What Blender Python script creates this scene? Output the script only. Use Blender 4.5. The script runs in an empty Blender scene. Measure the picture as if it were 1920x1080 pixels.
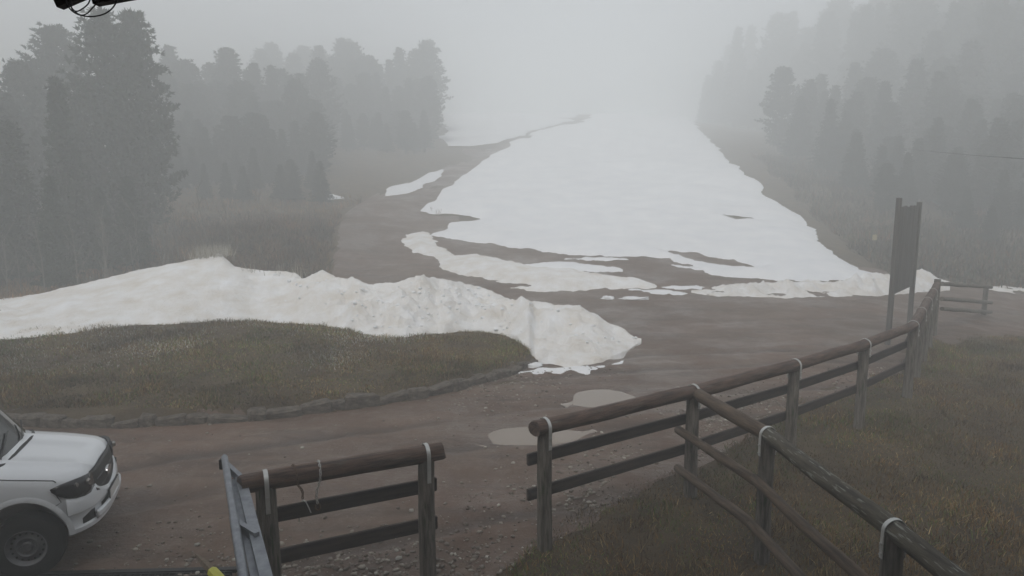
import bpy, bmesh, math, random
import numpy as np
from mathutils import Vector, Matrix, noise as mnoise

R = math.radians
random.seed(7); rng = np.random.default_rng(7)
scene = bpy.context.scene
COL = scene.collection

# ---------------------------------------------------------------- camera
FPX, CH, HOR = 1300.0, 4.0, 350.0                 # focal length in photo pixels, camera height, horizon row
PITCH = math.atan((540 - HOR) / FPX)
cam_d = bpy.data.cameras.new('camera'); cam = bpy.data.objects.new('camera', cam_d); COL.objects.link(cam)
cam.location = (0, 0, CH); cam.rotation_euler = (math.pi/2 - PITCH, 0, 0)
cam_d.sensor_width = 36; cam_d.lens = FPX / 1920 * 36
cam_d.clip_start = .05; cam_d.clip_end = 2000
scene.camera = cam

# ---------------------------------------------------------------- sky and sun
SUN_EL, SUN_ROT = R(50), R(200)
world = bpy.data.worlds.new('World'); scene.world = world; world.use_nodes = True
wn = world.node_tree; wn.nodes.clear()
sky = wn.nodes.new('ShaderNodeTexSky'); sky.sky_type = 'NISHITA'; sky.sun_disc = False
sky.sun_elevation = SUN_EL; sky.sun_rotation = SUN_ROT; sky.altitude = 1800
sky.air_density = 1.0; sky.dust_density = 6.0; sky.ozone_density = 1.0
hs = wn.nodes.new('ShaderNodeHueSaturation'); hs.inputs['Saturation'].default_value = .30
bg = wn.nodes.new('ShaderNodeBackground'); bg.inputs['Strength'].default_value = .125
wo = wn.nodes.new('ShaderNodeOutputWorld')
wn.links.new(sky.outputs[0], hs.inputs['Color']); wn.links.new(hs.outputs[0], bg.inputs[0]); wn.links.new(bg.outputs[0], wo.inputs[0])
sun_d = bpy.data.lights.new('sun', 'SUN'); sun = bpy.data.objects.new('sun', sun_d); COL.objects.link(sun)
sun_d.energy = 1.5; sun_d.angle = R(24); sun_d.color = (1, .98, .95)
# the veiled sun stands behind the hut, so the forecourt lies in its soft shade
sd_ = Vector((math.sin(SUN_ROT)*math.cos(SUN_EL), math.cos(SUN_ROT)*math.cos(SUN_EL), math.sin(SUN_EL)))
sun.rotation_euler = sd_.to_track_quat('Z', 'Y').to_euler()

scene.view_settings.view_transform = 'Standard'; scene.view_settings.look = 'None'
scene.view_settings.exposure = 0.6; scene.view_settings.gamma = 1; scene.view_settings.use_curve_mapping = False
scene.render.engine = 'CYCLES'
cy = scene.cycles
cy.max_bounces = 8; cy.diffuse_bounces = 3; cy.glossy_bounces = 3; cy.transmission_bounces = 4
cy.volume_bounces = 6; cy.use_denoising = True; cy.caustics_reflective = False; cy.caustics_refractive = False
FOG = .0185

# ---------------------------------------------------------------- pixel helpers
CP, SP = math.cos(PITCH), math.sin(PITCH)
def ray(px, py):
    u = (px - 960) / FPX; v = -(py - 540) / FPX
    return np.array([u, CP + v*SP, -SP + v*CP])
def G(px, py, z=0.0):
    d = ray(px, py); t = (z - CH) / d[2]
    return np.array([d[0]*t, d[1]*t, z])
def A(px, py, y):
    d = ray(px, py); t = y / d[1]
    return np.array([d[0]*t, y, CH + d[2]*t])
def X_at(px, y, z):
    return (px - 960) / FPX * (y*CP - (z - CH)*SP)

# ---------------------------------------------------------------- noise
_perm = rng.integers(0, 2**31, size=(256, 256)).astype(np.float64) / 2**31
def vnoise(x, y):
    xi = np.floor(x).astype(int); yi = np.floor(y).astype(int)
    fx = x - xi; fy = y - yi
    fx = fx*fx*(3 - 2*fx); fy = fy*fy*(3 - 2*fy)
    a = _perm[xi & 255, yi & 255]; b = _perm[(xi+1) & 255, yi & 255]
    c = _perm[xi & 255, (yi+1) & 255]; d = _perm[(xi+1) & 255, (yi+1) & 255]
    return (a*(1-fx) + b*fx)*(1-fy) + (c*(1-fx) + d*fx)*fy
def fbm(x, y, s=1.0, o=4, seed=0.0):
    t = 0; a = .5; n = 0
    for i in range(o):
        t = t + a*(vnoise(x*s + seed + 17.3*i, y*s + 9.1*i + seed*1.7) - .5); n += a; a *= .5; s *= 2.03
    return t / n * 2
def sstep(a, b, x):
    t = np.clip((x - a)/(b - a), 0, 1); return t*t*(3 - 2*t)
def softp(x, k=2.0):
    return np.where(x/k > 30, x, k*np.log1p(np.exp(np.minimum(x/k, 30))))

def poly_sd(poly, x, y):
    """signed distance to a closed polygon, positive inside"""
    x = np.asarray(x, float); y = np.asarray(y, float)
    P = np.asarray(poly, float)[:, :2]; n = len(P)
    dmin = np.full(x.shape, 1e18); ins = np.zeros(x.shape, bool)
    for i in range(n):
        ax, ay = P[i]; bx, by = P[(i+1) % n]
        ex, ey = bx-ax, by-ay; l2 = ex*ex + ey*ey + 1e-12
        t = np.clip(((x-ax)*ex + (y-ay)*ey)/l2, 0, 1)
        dmin = np.minimum(dmin, (x-ax-t*ex)**2 + (y-ay-t*ey)**2)
        c = ((ay > y) != (by > y)) & (x < (bx-ax)*(y-ay)/((by-ay) if by != ay else 1e-12) + ax)
        ins ^= c
    d = np.sqrt(dmin)
    return np.where(ins, d, -d)

# ---------------------------------------------------------------- terrain
KERB_PX = [(-420, 770), (-250, 785), (-100, 792), (0, 796), (150, 803), (300, 800), (420, 794), (500, 786), (650, 768), (800, 744), (900, 720), (965, 700), (1003, 682)]
KERB = [G(*p)[:2] for p in KERB_PX]
ISLAND = KERB + [np.array(p) for p in ((.55, 16.4), (-.6, 18.2), (-3, 20), (-8, 23), (-30, 26), (-40, 14), (-24, 11))]
PUD = [(G(1133, 747), .62, .62), (G(1000, 817), .78, .42)]
def T(x, y, detail=True):
    x = np.asarray(x, float); y = np.asarray(y, float)
    start = 24 + 1.2*fbm(x, y, .05, 2, 3.)
    hill = .165*(softp(y - start) - .9*softp(y - 128 - 4*fbm(x, y, .03, 2, 8.)))
    z = hill*(1 - .25*sstep(16, 60, x)) + .04*softp(-x - 14, 3)*sstep(20, 34, y)
    z = z - 1.0*sstep(10.5, 22, x)*sstep(13, 21, y)*(1 - sstep(27, 50, y))
    z = z - .25*sstep(3, 9, x)*(1 - sstep(8, 13, y))*sstep(2, 4, x)
    z = z + .95*np.exp(-((x+11.2)/3.1)**2 - ((y-30.5)/4.2)**2)
    e = poly_sd(ISLAND, x, y)
    z = z + np.where(e > 0, sstep(-.02, .16, e)*.24 + .075*np.clip(e, 0, 6) - .05*np.clip(e-6, 0, 8), 0)*(1 - sstep(20, 28, y))
    if detail:
        far = sstep(24, 40, y)
        z = z + fbm(x, y, 1.1, 3, 1.)*.02 + fbm(x, y, .25, 3, 5.)*(.05 + .28*far)*sstep(9, 20, np.hypot(x, y))
        z = z + np.where(e > .2, fbm(x, y, 3., 3, 2.)*.035, 0)
        for (c, a, b) in PUD:
            q = np.hypot((x-c[0])/a, (y-c[1])/b)
            z = z*(1 - np.exp(-(q/1.5)**4)) - .045*np.exp(-(q/1.0)**4)
    return z
def Tz(x, y): return float(T(np.array([x]), np.array([y]))[0])
def hit(px, py):
    d = ray(px, py)
    t = np.concatenate([np.linspace(3, 40, 900), np.linspace(40.05, 220, 1100)])
    x, y, z = d[0]*t, d[1]*t, CH + d[2]*t
    b = np.nonzero(z - T(x, y) < 0)[0]
    i = b[0] if len(b) else len(t)-1
    return np.array([x[i], y[i], z[i]])

# ---------------------------------------------------------------- material helper
def mat(name, cols, scale=3.0, rough=.7, bump=.3, bscale=None, rough2=None, metallic=0, detail=8, stretch=None, attr=None, spec=None, coat=0, bdist=.02, speck=None):
    m = bpy.data.materials.new(name); m.use_nodes = True; nt = m.node_tree; N = nt.nodes; L = nt.links
    p = N['Principled BSDF']; tc = N.new('ShaderNodeTexCoord'); src = tc.outputs['Object']
    if stretch:
        mp = N.new('ShaderNodeMapping'); mp.inputs['Scale'].default_value = stretch; L.new(src, mp.inputs[0]); src = mp.outputs[0]
    nz = N.new('ShaderNodeTexNoise'); nz.inputs['Scale'].default_value = scale; nz.inputs['Detail'].default_value = detail; nz.inputs['Roughness'].default_value = .62
    L.new(src, nz.inputs['Vector'])
    rp = N.new('ShaderNodeValToRGB'); e = rp.color_ramp.elements
    n = len(cols)
    for i, c in enumerate(cols):
        pos = .3 + .4*i/max(n-1, 1)
        if i == 0: el = e[0]; el.position = pos
        elif i == n-1: el = e[1]; el.position = pos
        else: el = e.new(pos)
        el.color = (*c, 1)
    L.new(nz.outputs[0], rp.inputs[0]); col = rp.outputs[0]
    if speck:
        nn = N.new('ShaderNodeTexNoise'); nn.inputs['Scale'].default_value = speck[0]; nn.inputs['Detail'].default_value = 3; L.new(src, nn.inputs['Vector'])
        mr = N.new('ShaderNodeMapRange'); mr.inputs[1].default_value = speck[1]; mr.inputs[2].default_value = speck[2]; L.new(nn.outputs[0], mr.inputs[0])
        mx = N.new('ShaderNodeMix'); mx.data_type = 'RGBA'; L.new(mr.outputs[0], mx.inputs[0]); L.new(col, mx.inputs[6]); mx.inputs[7].default_value = (*speck[3], 1); col = mx.outputs[2]
    if attr:
        at = N.new('ShaderNodeAttribute'); at.attribute_name = attr
        mx = N.new('ShaderNodeMix'); mx.data_type = 'RGBA'; mx.blend_type = 'MULTIPLY'; mx.inputs[0].default_value = 1
        L.new(col, mx.inputs[6]); L.new(at.outputs['Color'], mx.inputs[7]); col = mx.outputs[2]
    L.new(col, p.inputs['Base Color'])
    p.inputs['Metallic'].default_value = metallic
    if spec is not None: p.inputs['Specular IOR Level'].default_value = spec
    p.inputs['Coat Weight'].default_value = coat
    if rough2 is not None:
        mr = N.new('ShaderNodeMapRange'); mr.inputs[1].default_value = .35; mr.inputs[2].default_value = .65; mr.inputs[3].default_value = rough; mr.inputs[4].default_value = rough2
        n3 = N.new('ShaderNodeTexNoise'); n3.inputs['Scale'].default_value = scale*.6; n3.inputs['Detail'].default_value = 4; L.new(src, n3.inputs['Vector'])
        L.new(n3.outputs[0], mr.inputs[0]); L.new(mr.outputs[0], p.inputs['Roughness'])
    else: p.inputs['Roughness'].default_value = rough
    if bump:
        n2 = N.new('ShaderNodeTexNoise'); n2.inputs['Scale'].default_value = bscale or scale*4; n2.inputs['Detail'].default_value = 6; n2.inputs['Roughness'].default_value = .7
        L.new(src, n2.inputs['Vector'])
        b = N.new('ShaderNodeBump'); b.inputs['Strength'].default_value = bump; b.inputs['Distance'].default_value = bdist
        L.new(n2.outputs[0], b.inputs['Height']); L.new(b.outputs[0], p.inputs['Normal'])
    return m

M = {}
M['ground'] = mat('turf_soil', [(.050, .032, .016), (.10, .068, .030), (.07, .075, .026), (.14, .10, .05)], 1.6, .95, 1.0, 26, bdist=.06, speck=(45, .56, .68, (.12, .09, .05)))
M['grassblade'] = mat('grass_blades', [(.75, .75, .75), (1, 1, 1), (1.25, 1.2, 1.1)], .9, .8, 0, attr='col', spec=.2)
M['snow'] = mat('old_snow', [(.78, .79, .81), (.85, .86, .87), (.88, .88, .88)], .8, .75, .5, 14, bdist=.05, spec=.3)
M['dirty_snow'] = mat('dirty_snow', [(.72, .67, .60), (.86, .855, .845), (.895, .90, .905), (.91, .915, .92)], 1.4, .8, .8, 11, bdist=.06, spec=.3)
M['wood'] = mat('weathered_post_wood', [(0.036, 0.026, 0.019), (0.102, 0.082, 0.062), (0.144, 0.12, 0.096), (0.252, 0.222, 0.186)], 7, .85, 1.0, 22, stretch=(4, 4, .45), bdist=.02, speck=(9, .58, .66, (.05, .062, .03)))
M['log'] = mat('stained_log_wood', [(0.017, 0.01, 0.007), (0.055, 0.029, 0.019), (0.092, 0.052, 0.035), (0.185, 0.114, 0.081)], 7, .55, 1.0, 20, stretch=(.4, 4, 4), bdist=.02, rough2=.85, speck=(5, .6, .7, (.13, .115, .095)))
M['board'] = mat('dark_board_wood', [(0.01, 0.006, 0.005), (0.023, 0.015, 0.012), (0.042, 0.029, 0.021), (0.073, 0.052, 0.04)], 6, .75, .8, 22, stretch=(.35, 4, 4), bdist=.012)
M['oldlog'] = mat('lichened_log_wood', [(0.018, 0.013, 0.009), (0.056, 0.041, 0.027), (0.084, 0.068, 0.045), (0.135, 0.118, 0.084)], 6, .8, 1.0, 22, stretch=(.4, 3, 3), bdist=.01, speck=(14, .58, .64, (.26, .26, .22)))
M['oldrail'] = mat('brown_round_rail', [(0.026, 0.016, 0.01), (0.072, 0.044, 0.026), (0.108, 0.072, 0.046), (0.18, 0.126, 0.084)], 6, .75, 1.0, 22, stretch=(.4, 4, 4), bdist=.018)
M['cut'] = mat('cut_log_end', [(.10, .06, .04), (.16, .10, .065)], 14, .8, .3)
M['strap'] = mat('galvanised_strap', [(.50, .50, .48), (.66, .66, .64)], 9, .35, .1, metallic=.55, rough2=.5)
M['galv'] = mat('galvanised_steel', [(.20, .215, .24), (.29, .305, .33), (.36, .375, .40)], 14, .42, .1, metallic=.6, rough2=.6)
M['darksteel'] = mat('dark_steel', [(.02, .02, .02), (.05, .05, .05)], 9, .5, .1, metallic=.5)
M['stone'] = mat('kerb_stone', [(.03, .02, .013), (.065, .046, .033), (.10, .076, .056), (.2, .17, .135)], 5, .9, .9, 18, bdist=.03)
M['gravel'] = mat('gravel_pebbles', [(.8, .8, .8), (1.1, 1.1, 1.1)], 3, .8, .3, 60, attr='col')
M['bark'] = mat('pine_bark', [(.03, .024, .02), (.06, .05, .042)], 4, .95, .8, 14, bdist=.03)
M['needles'] = mat('pine_needles', [(0.021, 0.032, 0.021), (0.038, 0.055, 0.032), (0.052, 0.071, 0.043)], .8, .8, 0, spec=.15)
M['twig'] = mat('bare_twig', [(.10, .09, .075), (.19, .175, .15)], 6, .9, 0)
M['paint'] = mat('white_car_paint', [(.70, .72, .74), (.74, .76, .78)], .7, .28, 0, coat=.5)
M['black'] = mat('black_plastic', [(.010, .010, .011), (.018, .018, .019)], 9, .5, .1)
M['rubber'] = mat('tyre_rubber', [(.010, .010, .010), (.02, .019, .018)], 6, .85, .3, 40)
M['lampglass'] = mat('headlight_glass', [(.015, .016, .018), (.05, .05, .053)], 7, .08, 0)
M['reflector'] = mat('lamp_reflector', [(.25, .24, .23), (.35, .33, .31)], 9, .2, 0, metallic=.6)
M['glass'] = mat('window_glass', [(.014, .017, .018), (.02, .024, .025)], 2, .05, 0, spec=.6)
M['rim'] = mat('steel_wheel', [(.13, .13, .135), (.21, .21, .215)], 9, .5, .1, metallic=.4)
M['gap'] = mat('panel_gap', [(.03, .03, .032), (.04, .04, .042)], 5, .8, 0)
M['chrome'] = mat('chrome_trim', [(.6, .6, .6), (.7, .7, .7)], 5, .2, 0, metallic=.9)
M['plate'] = mat('white_plate', [(.62, .62, .6), (.68, .68, .66)], 5, .4, 0)
M['signwood'] = mat('grey_sign_wood', [(0.081, 0.075, 0.069), (0.115, 0.109, 0.101), (0.161, 0.152, 0.14)], 4, .85, .5, 25, stretch=(4, 4, .4), bdist=.006)
M['rust'] = mat('rusty_chain', [(.09, .05, .03), (.20, .14, .10)], 20, .7, .3, metallic=.3)
M['zincchain'] = mat('zinc_chain', [(.45, .44, .42), (.62, .61, .58)], 20, .45, .1, metallic=.5)
M['yellow'] = mat('yellow_tape', [(.52, .50, .04), (.62, .60, .08)], 9, .5, .1)
M['stake'] = mat('splintered_wood', [(.10, .075, .05), (.22, .17, .12)], 9, .8, .6, 30, stretch=(3, 3, .5))
M['cable'] = mat('black_cable', [(.008, .008, .01), (.014, .014, .016)], 9, .5, 0)
M['eave'] = mat('dark_eave_wood', [(.012, .010, .009), (.025, .021, .018)], 9, .8, .3)
M['plaster'] = mat('hut_wall', [(.11, .08, .055), (.16, .12, .085)], 2, .85, .4)
M['marker'] = mat('pale_yellow_board', [(.34, .29, .16), (.42, .36, .2)], 5, .6, 0)

def road_material():
    m = bpy.data.materials.new('wet_dirt_road'); m.use_nodes = True; nt = m.node_tree; N = nt.nodes; L = nt.links
    p = N['Principled BSDF']; tc = N.new('ShaderNodeTexCoord'); o = tc.outputs['Object']
    def noi(s, d=6, src=o, r=.6):
        n = N.new('ShaderNodeTexNoise'); n.inputs['Scale'].default_value = s; n.inputs['Detail'].default_value = d; n.inputs['Roughness'].default_value = r; L.new(src, n.inputs['Vector']); return n.outputs[0]
    def rng_(v, a, b, c=0, d=1):
        n = N.new('ShaderNodeMapRange'); n.inputs[1].default_value = a; n.inputs[2].default_value = b; n.inputs[3].default_value = c; n.inputs[4].default_value = d; L.new(v, n.inputs[0]); return n.outputs[0]
    def mixc(f, a, b):
        n = N.new('ShaderNodeMix'); n.data_type = 'RGBA'
        L.new(f, n.inputs[0])
        for k, c in ((6, a), (7, b)):
            if isinstance(c, tuple): n.inputs[k].default_value = (*c, 1)
            else: L.new(c, n.inputs[k])
        return n.outputs[2]
    base = mixc(rng_(noi(.35, 5), .35, .65), (.105, .058, .036), (.165, .112, .08))
    base = mixc(rng_(noi(2.2, 8), .45, .75), base, (.125, .086, .062))
    # reddish soil, a colour of its own in patches
    base = mixc(rng_(noi(.22, 3), .5, .7, 0, .55), base, (.16, .083, .052))
    mp = N.new('ShaderNodeMapping'); mp.inputs['Scale'].default_value = (.35, 2.6, 1); mp.inputs['Rotation'].default_value = (0, 0, R(12)); L.new(o, mp.inputs[0])
    tr = noi(1.1, 6, mp.outputs[0])
    base = mixc(rng_(tr, .48, .66, 0, .75), base, (.075, .050, .036))
    base = mixc(rng_(noi(4.5, 7, o, .7), .52, .72, 0, .6), base, (.23, .18, .14))
    vo = N.new('ShaderNodeTexVoronoi'); vo.inputs['Scale'].default_value = 22; L.new(o, vo.inputs['Vector'])
    peb = rng_(vo.outputs['Distance'], .12, .3, 1, 0)
    gate = rng_(noi(1.1, 4), .45, .62, 0, .55)
    mm = N.new('ShaderNodeMath'); mm.operation = 'MULTIPLY'; L.new(peb, mm.inputs[0]); L.new(gate, mm.inputs[1])
    base = mixc(mm.outputs[0], base, (.32, .285, .245))
    wa_ = N.new('ShaderNodeAttribute'); wa_.attribute_name = 'wear'
    base = mixc(rng_(wa_.outputs['Fac'], 0, 1, 0, .75), base, (.055, .036, .026))    # soaked wheel ruts
    L.new(base, p.inputs['Base Color'])
    L.new(rng_(noi(.5, 5), .38, .62, .32, .85), p.inputs['Roughness'])
    add = N.new('ShaderNodeMath'); add.operation = 'ADD'; L.new(noi(9, 8, o, .72), add.inputs[0]); L.new(tr, add.inputs[1])
    b = N.new('ShaderNodeBump'); b.inputs['Strength'].default_value = .75; b.inputs['Distance'].default_value = .05; L.new(add.outputs[0], b.inputs['Height']); L.new(b.outputs[0], p.inputs['Normal'])
    return m
M['road'] = road_material()
pm = bpy.data.materials.new('muddy_water'); pm.use_nodes = True; pp = pm.node_tree.nodes['Principled BSDF']
pp.inputs['Base Color'].default_value = (.22, .168, .124, 1); pp.inputs['Roughness'].default_value = .09; pp.inputs['Specular IOR Level'].default_value = .5
_n = pm.node_tree.nodes.new('ShaderNodeTexNoise'); _n.inputs['Scale'].default_value = 5; _b = pm.node_tree.nodes.new('ShaderNodeBump'); _b.inputs['Strength'].default_value = .04; _b.inputs['Distance'].default_value = .01
pm.node_tree.links.new(_n.outputs[0], _b.inputs['Height']); pm.node_tree.links.new(_b.outputs[0], pp.inputs['Normal'])
M['water'] = pm

# ---------------------------------------------------------------- object helpers
def setp(o, label=None, cat=None, group=None, kind=None):
    for k, v in (('label', label), ('category', cat), ('group', group), ('kind', kind)):
        if v: o[k] = v
    return o
def link(name, me, m=None, parent=None, smooth=False):
    if m is not None and not me.materials: me.materials.append(m)
    if smooth:
        me.polygons.foreach_set('use_smooth', [True]*len(me.polygons))
    o = bpy.data.objects.new(name, me); COL.objects.link(o)
    if parent: o.parent = parent
    return o
def mesh(name, v, f):
    me = bpy.data.meshes.new(name); me.from_pydata([tuple(map(float, p)) for p in v], [], [tuple(map(int, q)) for q in f]); me.update(); return me
def np_mesh(name, V, F):
    """fast mesh from arrays, F is (n,3) or (n,4)"""
    me = bpy.data.meshes.new(name); V = np.asarray(V, np.float32); F = np.asarray(F, np.int32); k = F.shape[1]
    me.vertices.add(len(V)); me.vertices.foreach_set('co', V.ravel())
    me.loops.add(F.size); me.loops.foreach_set('vertex_index', F.ravel())
    me.polygons.add(len(F)); me.polygons.foreach_set('loop_start', np.arange(0, F.size, k, dtype=np.int32))
    me.update(calc_edges=True); me.validate(); return me
def thing(name, loc, label, cat, group=None, rz=0, scale=1):
    o = bpy.data.objects.new(name, None); COL.objects.link(o); o.location = tuple(map(float, loc)); o.rotation_euler = (0, 0, rz); o.scale = (scale,)*3
    o.empty_display_size = .2
    return setp(o, label, cat, group)
def box_v(cx, cy, cz, sx, sy, sz):
    return [(cx+a*sx/2, cy+b*sy/2, cz+c*sz/2) for a in (-1, 1) for b in (-1, 1) for c in (-1, 1)], [(0,1,3,2),(4,6,7,5),(0,4,5,1),(2,3,7,6),(0,2,6,4),(1,5,7,3)]
class MB:
    def __init__(s): s.v = []; s.f = []
    def add(s, v, f):
        n = len(s.v); s.v += [tuple(p) for p in v]; s.f += [tuple(i+n for i in q) for q in f]; return s
    def box(s, c, d, rot=None):
        v, f = box_v(0, 0, 0, *d)
        Mx = Matrix.Translation(Vector(c)) @ (rot.to_4x4() if rot else Matrix())
        return s.add([Mx @ Vector(p) for p in v], f)
    def tube(s, pts, r, n=10, cap=True, jit=0, flat=1.0):
        pts = [Vector(p) for p in pts]; rr = r if isinstance(r, (list, tuple)) else [r]*len(pts)
        base = len(s.v); up0 = None
        for i, p in enumerate(pts):
            t = (pts[min(i+1, len(pts)-1)] - pts[max(i-1, 0)]).normalized()
            up = Vector((0, 0, 1)) if abs(t.z) < .9 else Vector((1, 0, 0))
            if up0 is not None: up = up0
            a = t.cross(up).normalized(); b = a.cross(t).normalized(); up0 = b
            for k in range(n):
                an = 2*math.pi*k/n; q = rr[i]*(1 + random.uniform(-jit, jit))
                s.v.append(tuple(p + a*math.cos(an)*q + b*math.sin(an)*q*flat))
        for i in range(len(pts)-1):
            for k in range(n):
                s.f.append((base+i*n+k, base+i*n+(k+1) % n, base+(i+1)*n+(k+1) % n, base+(i+1)*n+k))
        if cap:
            s.f.append(tuple(base+k for k in reversed(range(n)))); e = base+(len(pts)-1)*n; s.f.append(tuple(e+k for k in range(n)))
        return s
    def build(s, name, m, parent=None, smooth=False, ang=40):
        me = mesh(name, s.v, s.f)
        bm = bmesh.new(); bm.from_mesh(me); bmesh.ops.recalc_face_normals(bm, faces=bm.faces); bm.to_mesh(me); bm.free()
        if smooth:
            me.polygons.foreach_set('use_smooth', [True]*len(me.polygons)); me.set_sharp_from_angle(angle=R(ang))
        return link(name, me, m, parent)

def grid_mesh(name, xs, ys, zfun, keep=None):
    X, Y = np.meshgrid(xs, ys); Z = zfun(X, Y)
    ny, nx = X.shape; idx = np.arange(nx*ny).reshape(ny, nx)
    F = np.stack([idx[:-1, :-1], idx[:-1, 1:], idx[1:, 1:], idx[1:, :-1]], -1).reshape(-1, 4)
    if keep is not None:
        K = keep(X, Y).ravel(); F = F[K[F].any(1)]
    used = np.zeros(nx*ny, bool); used[F] = True; mp = np.cumsum(used) - 1
    V = np.stack([X.ravel(), Y.ravel(), Z.ravel()], 1)[used]
    return np_mesh(name, V, mp[F])

# ================================================================ SETTING
def axis(a, b, st, lo, hi, gr=1.18):
    v = list(np.arange(a, b, st)); s = st; x = v[-1]
    while x < hi: s = min(s*gr, 8); x += s; v.append(min(x, hi))
    s = st; x = v[0]; pre = []
    while x > lo: s = min(s*gr, 8); x -= s; pre.append(max(x, lo))
    return np.array(sorted(pre) + v)
# road: muddy forecourt, foot of the slope and the track that climbs behind the island
GR_LINE = [G(*p)[:2] for p in ((880, 1200), (935, 1085), (1000, 1035), (1110, 985), (1200, 930), (1290, 880), (1400, 818), (1500, 770), (1600, 735), (1690, 700), (1745, 640))] + [np.array(p) for p in ((11.2, 17.2), (13.0, 18.6), (30, 24))]
ROADP = [np.array((-30., -5.)), np.array((-1.0, -5.))] + GR_LINE + [np.array((40, 27)), np.array((22, 27.5)), np.array((17, 29)), np.array((5, 34)), np.array((-2, 37))] + \
        [np.array(p) for p in ((-4.8, 40), (-3.6, 44), (-2.2, 51), (0, 66), (4, 82), (2, 84), (-3.5, 67), (-6.8, 52), (-8.6, 46), (-9.5, 40), (-8.3, 33), (-7.0, 27), (-6.4, 23.5), (-5, 21.5))] + [np.array((-3, 19.)), np.array((-.7, 17.8)), np.array((.4, 16.2))] + KERB[::-1] + [np.array((-30, 9.))]
def road_sd(x, y):
    return poly_sd(ROADP, x, y) + .22*fbm(x, y, .9, 3, 4.) + .08*fbm(x, y, 5, 2, 6.)
def ruts(x, y):
    # wheel ruts that sweep from the left round in front of the fence
    c = np.hypot(x - 9.5, (y + 9)*1.15)
    r = 0
    for k, (rad, w) in enumerate(((20.2, .16), (21.7, .18), (24.4, .2), (26., .2), (28.3, .22), (29.7, .2))):
        q = c - rad - .35*fbm(x, y, .25, 2, k*3.1)
        r = r - .040*np.exp(-(q/w)**2) + .022*np.exp(-((np.abs(q)-w*1.9)/(w*.8))**2)
    return r*sstep(-13, -8, x)*(1-sstep(23, 27, y))
def road_z(x, y):
    s = road_sd(x, y); m = np.clip(s*.25, -.08, .012)
    calm = np.ones_like(np.asarray(x, float))
    for (c, a, b) in PUD: calm = calm*(1 - np.exp(-(np.hypot((x-c[0])/a, (y-c[1])/b)/1.5)**4))
    return T(x, y) + m + calm*np.where(s > .3, ruts(x, y) + .022*fbm(x, y, 4.5, 3, 12.) + .02*fbm(x, y, 1.6, 2, 14.), 0)
gx = axis(-15, 15, .13, -230, 230); gy = axis(2.5, 30, .12, -40, 300)
setp(link('ground', grid_mesh('ground', gx, gy, lambda x, y: T(x, y) - .09*sstep(.25, .8, road_sd(x, y))), M['ground'], smooth=True), kind='structure')

rx = axis(-14, 14, .11, -30, 42); ry = axis(3, 27, .09, -5, 86)
rme = grid_mesh('road', rx, ry, road_z, lambda x, y: road_sd(x, y) > -.35)
rv = np.empty(len(rme.vertices)*3, np.float32); rme.vertices.foreach_get('co', rv); rv = rv.reshape(-1, 3).astype(float)
wr = np.clip(-ruts(rv[:, 0], rv[:, 1])*28, 0, 1)*np.clip(.75 + fbm(rv[:, 0], rv[:, 1], .7, 3, 141.), .2, 1)
at = rme.attributes.new('wear', 'FLOAT', 'POINT'); at.data.foreach_set('value', wr.astype(np.float32))
setp(link('road', rme, M['road'], smooth=True), kind='structure')

for (c, a, b) in PUD:
    n = 40; ang = np.linspace(0, 2*math.pi, n, endpoint=False)
    me = mesh('puddle', [(c[0], c[1], -.006)] + [(c[0]+1.5*a*math.cos(t), c[1]+1.5*b*math.sin(t), -.006) for t in ang], [(0, i+1, (i+1) % n+1) for i in range(n)])
    setp(link('puddle', me, M['water']), kind='structure')

# ---------------------------------------------------------------- snow
def snow_layer(name, px_poly, th, holes=(), step=.14, m='snow', ny=.25, lump=.05):
    P = [hit(*p)[:2] for p in px_poly]; H = [[hit(*p)[:2] for p in h] for h in holes]
    a = np.array(P); x0, y0 = a.min(0)-.6; x1, y1 = a.max(0)+.6
    def sd(x, y):
        s = poly_sd(P, x, y)
        for h in H: s = np.minimum(s, -poly_sd(h, x, y))
        sc = np.clip(y/30, .6, 2)
        return s + ny*sc*fbm(x, y, 1.1/sc**1.5, 3, 21.) + .22*fbm(x, y, 3.1, 3, 31.)*(1 - .85*sstep(31, 44, y))
    def z(x, y):
        s = sd(x, y)
        up = th*(1 - np.exp(-np.clip(s, 0, 50)/(th*2.2))) + lump*np.clip(s, 0, 1)*fbm(x, y, 1.6, 4, 41.)
        return T(x, y) + np.where(s > 0, .015 + up, np.maximum(s*.35, -.12) + .015)
    ys = list(np.arange(y0, max(min(y1, 34), y0 + step*2), step))
    s = step; yy = ys[-1]
    while yy < y1: s = min(s*1.04, .8); yy += s; ys.append(yy)
    xs = np.arange(x0, x1, step if y1 < 50 else .22)
    return link(name, grid_mesh(name, xs, np.array(ys), z, lambda x, y: sd(x, y) > -.5), M[m], smooth=True)

S1 = [(788, 396), (815, 378), (850, 345), (900, 310), (925, 290), (965, 264), (1030, 242), (1100, 226), (1140, 209), (1290, 207), (1306, 236), (1340, 275), (1400, 330), (1450, 375), (1508, 411), (1524, 430), (1536, 455), (1580, 490), (1620, 512), (1665, 524),
      (1640, 531), (1500, 528), (1400, 523), (1335, 516), (1300, 503), (1255, 486), (1150, 481), (1070, 479), (1000, 469), (930, 459), (850, 449), (808, 441), (842, 429), (836, 419), (880, 416), (906, 411), (880, 404), (830, 401)]
o = snow_layer('snow_field', S1, .22, ny=.16, lump=.02, holes=[[(1240, 470), (1300, 474), (1350, 485), (1425, 503), (1370, 501), (1300, 489)], [(1345, 402), (1412, 407), (1424, 415), (1380, 413)]])
setp(o, kind='structure')
o = snow_layer('snow_field', [(836, 276), (880, 274), (930, 268), (1000, 240), (1070, 226), (1120, 209), (1000, 206), (832, 206)], .2, ny=.16, lump=.02, step=.3)
setp(o, kind='structure')
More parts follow.
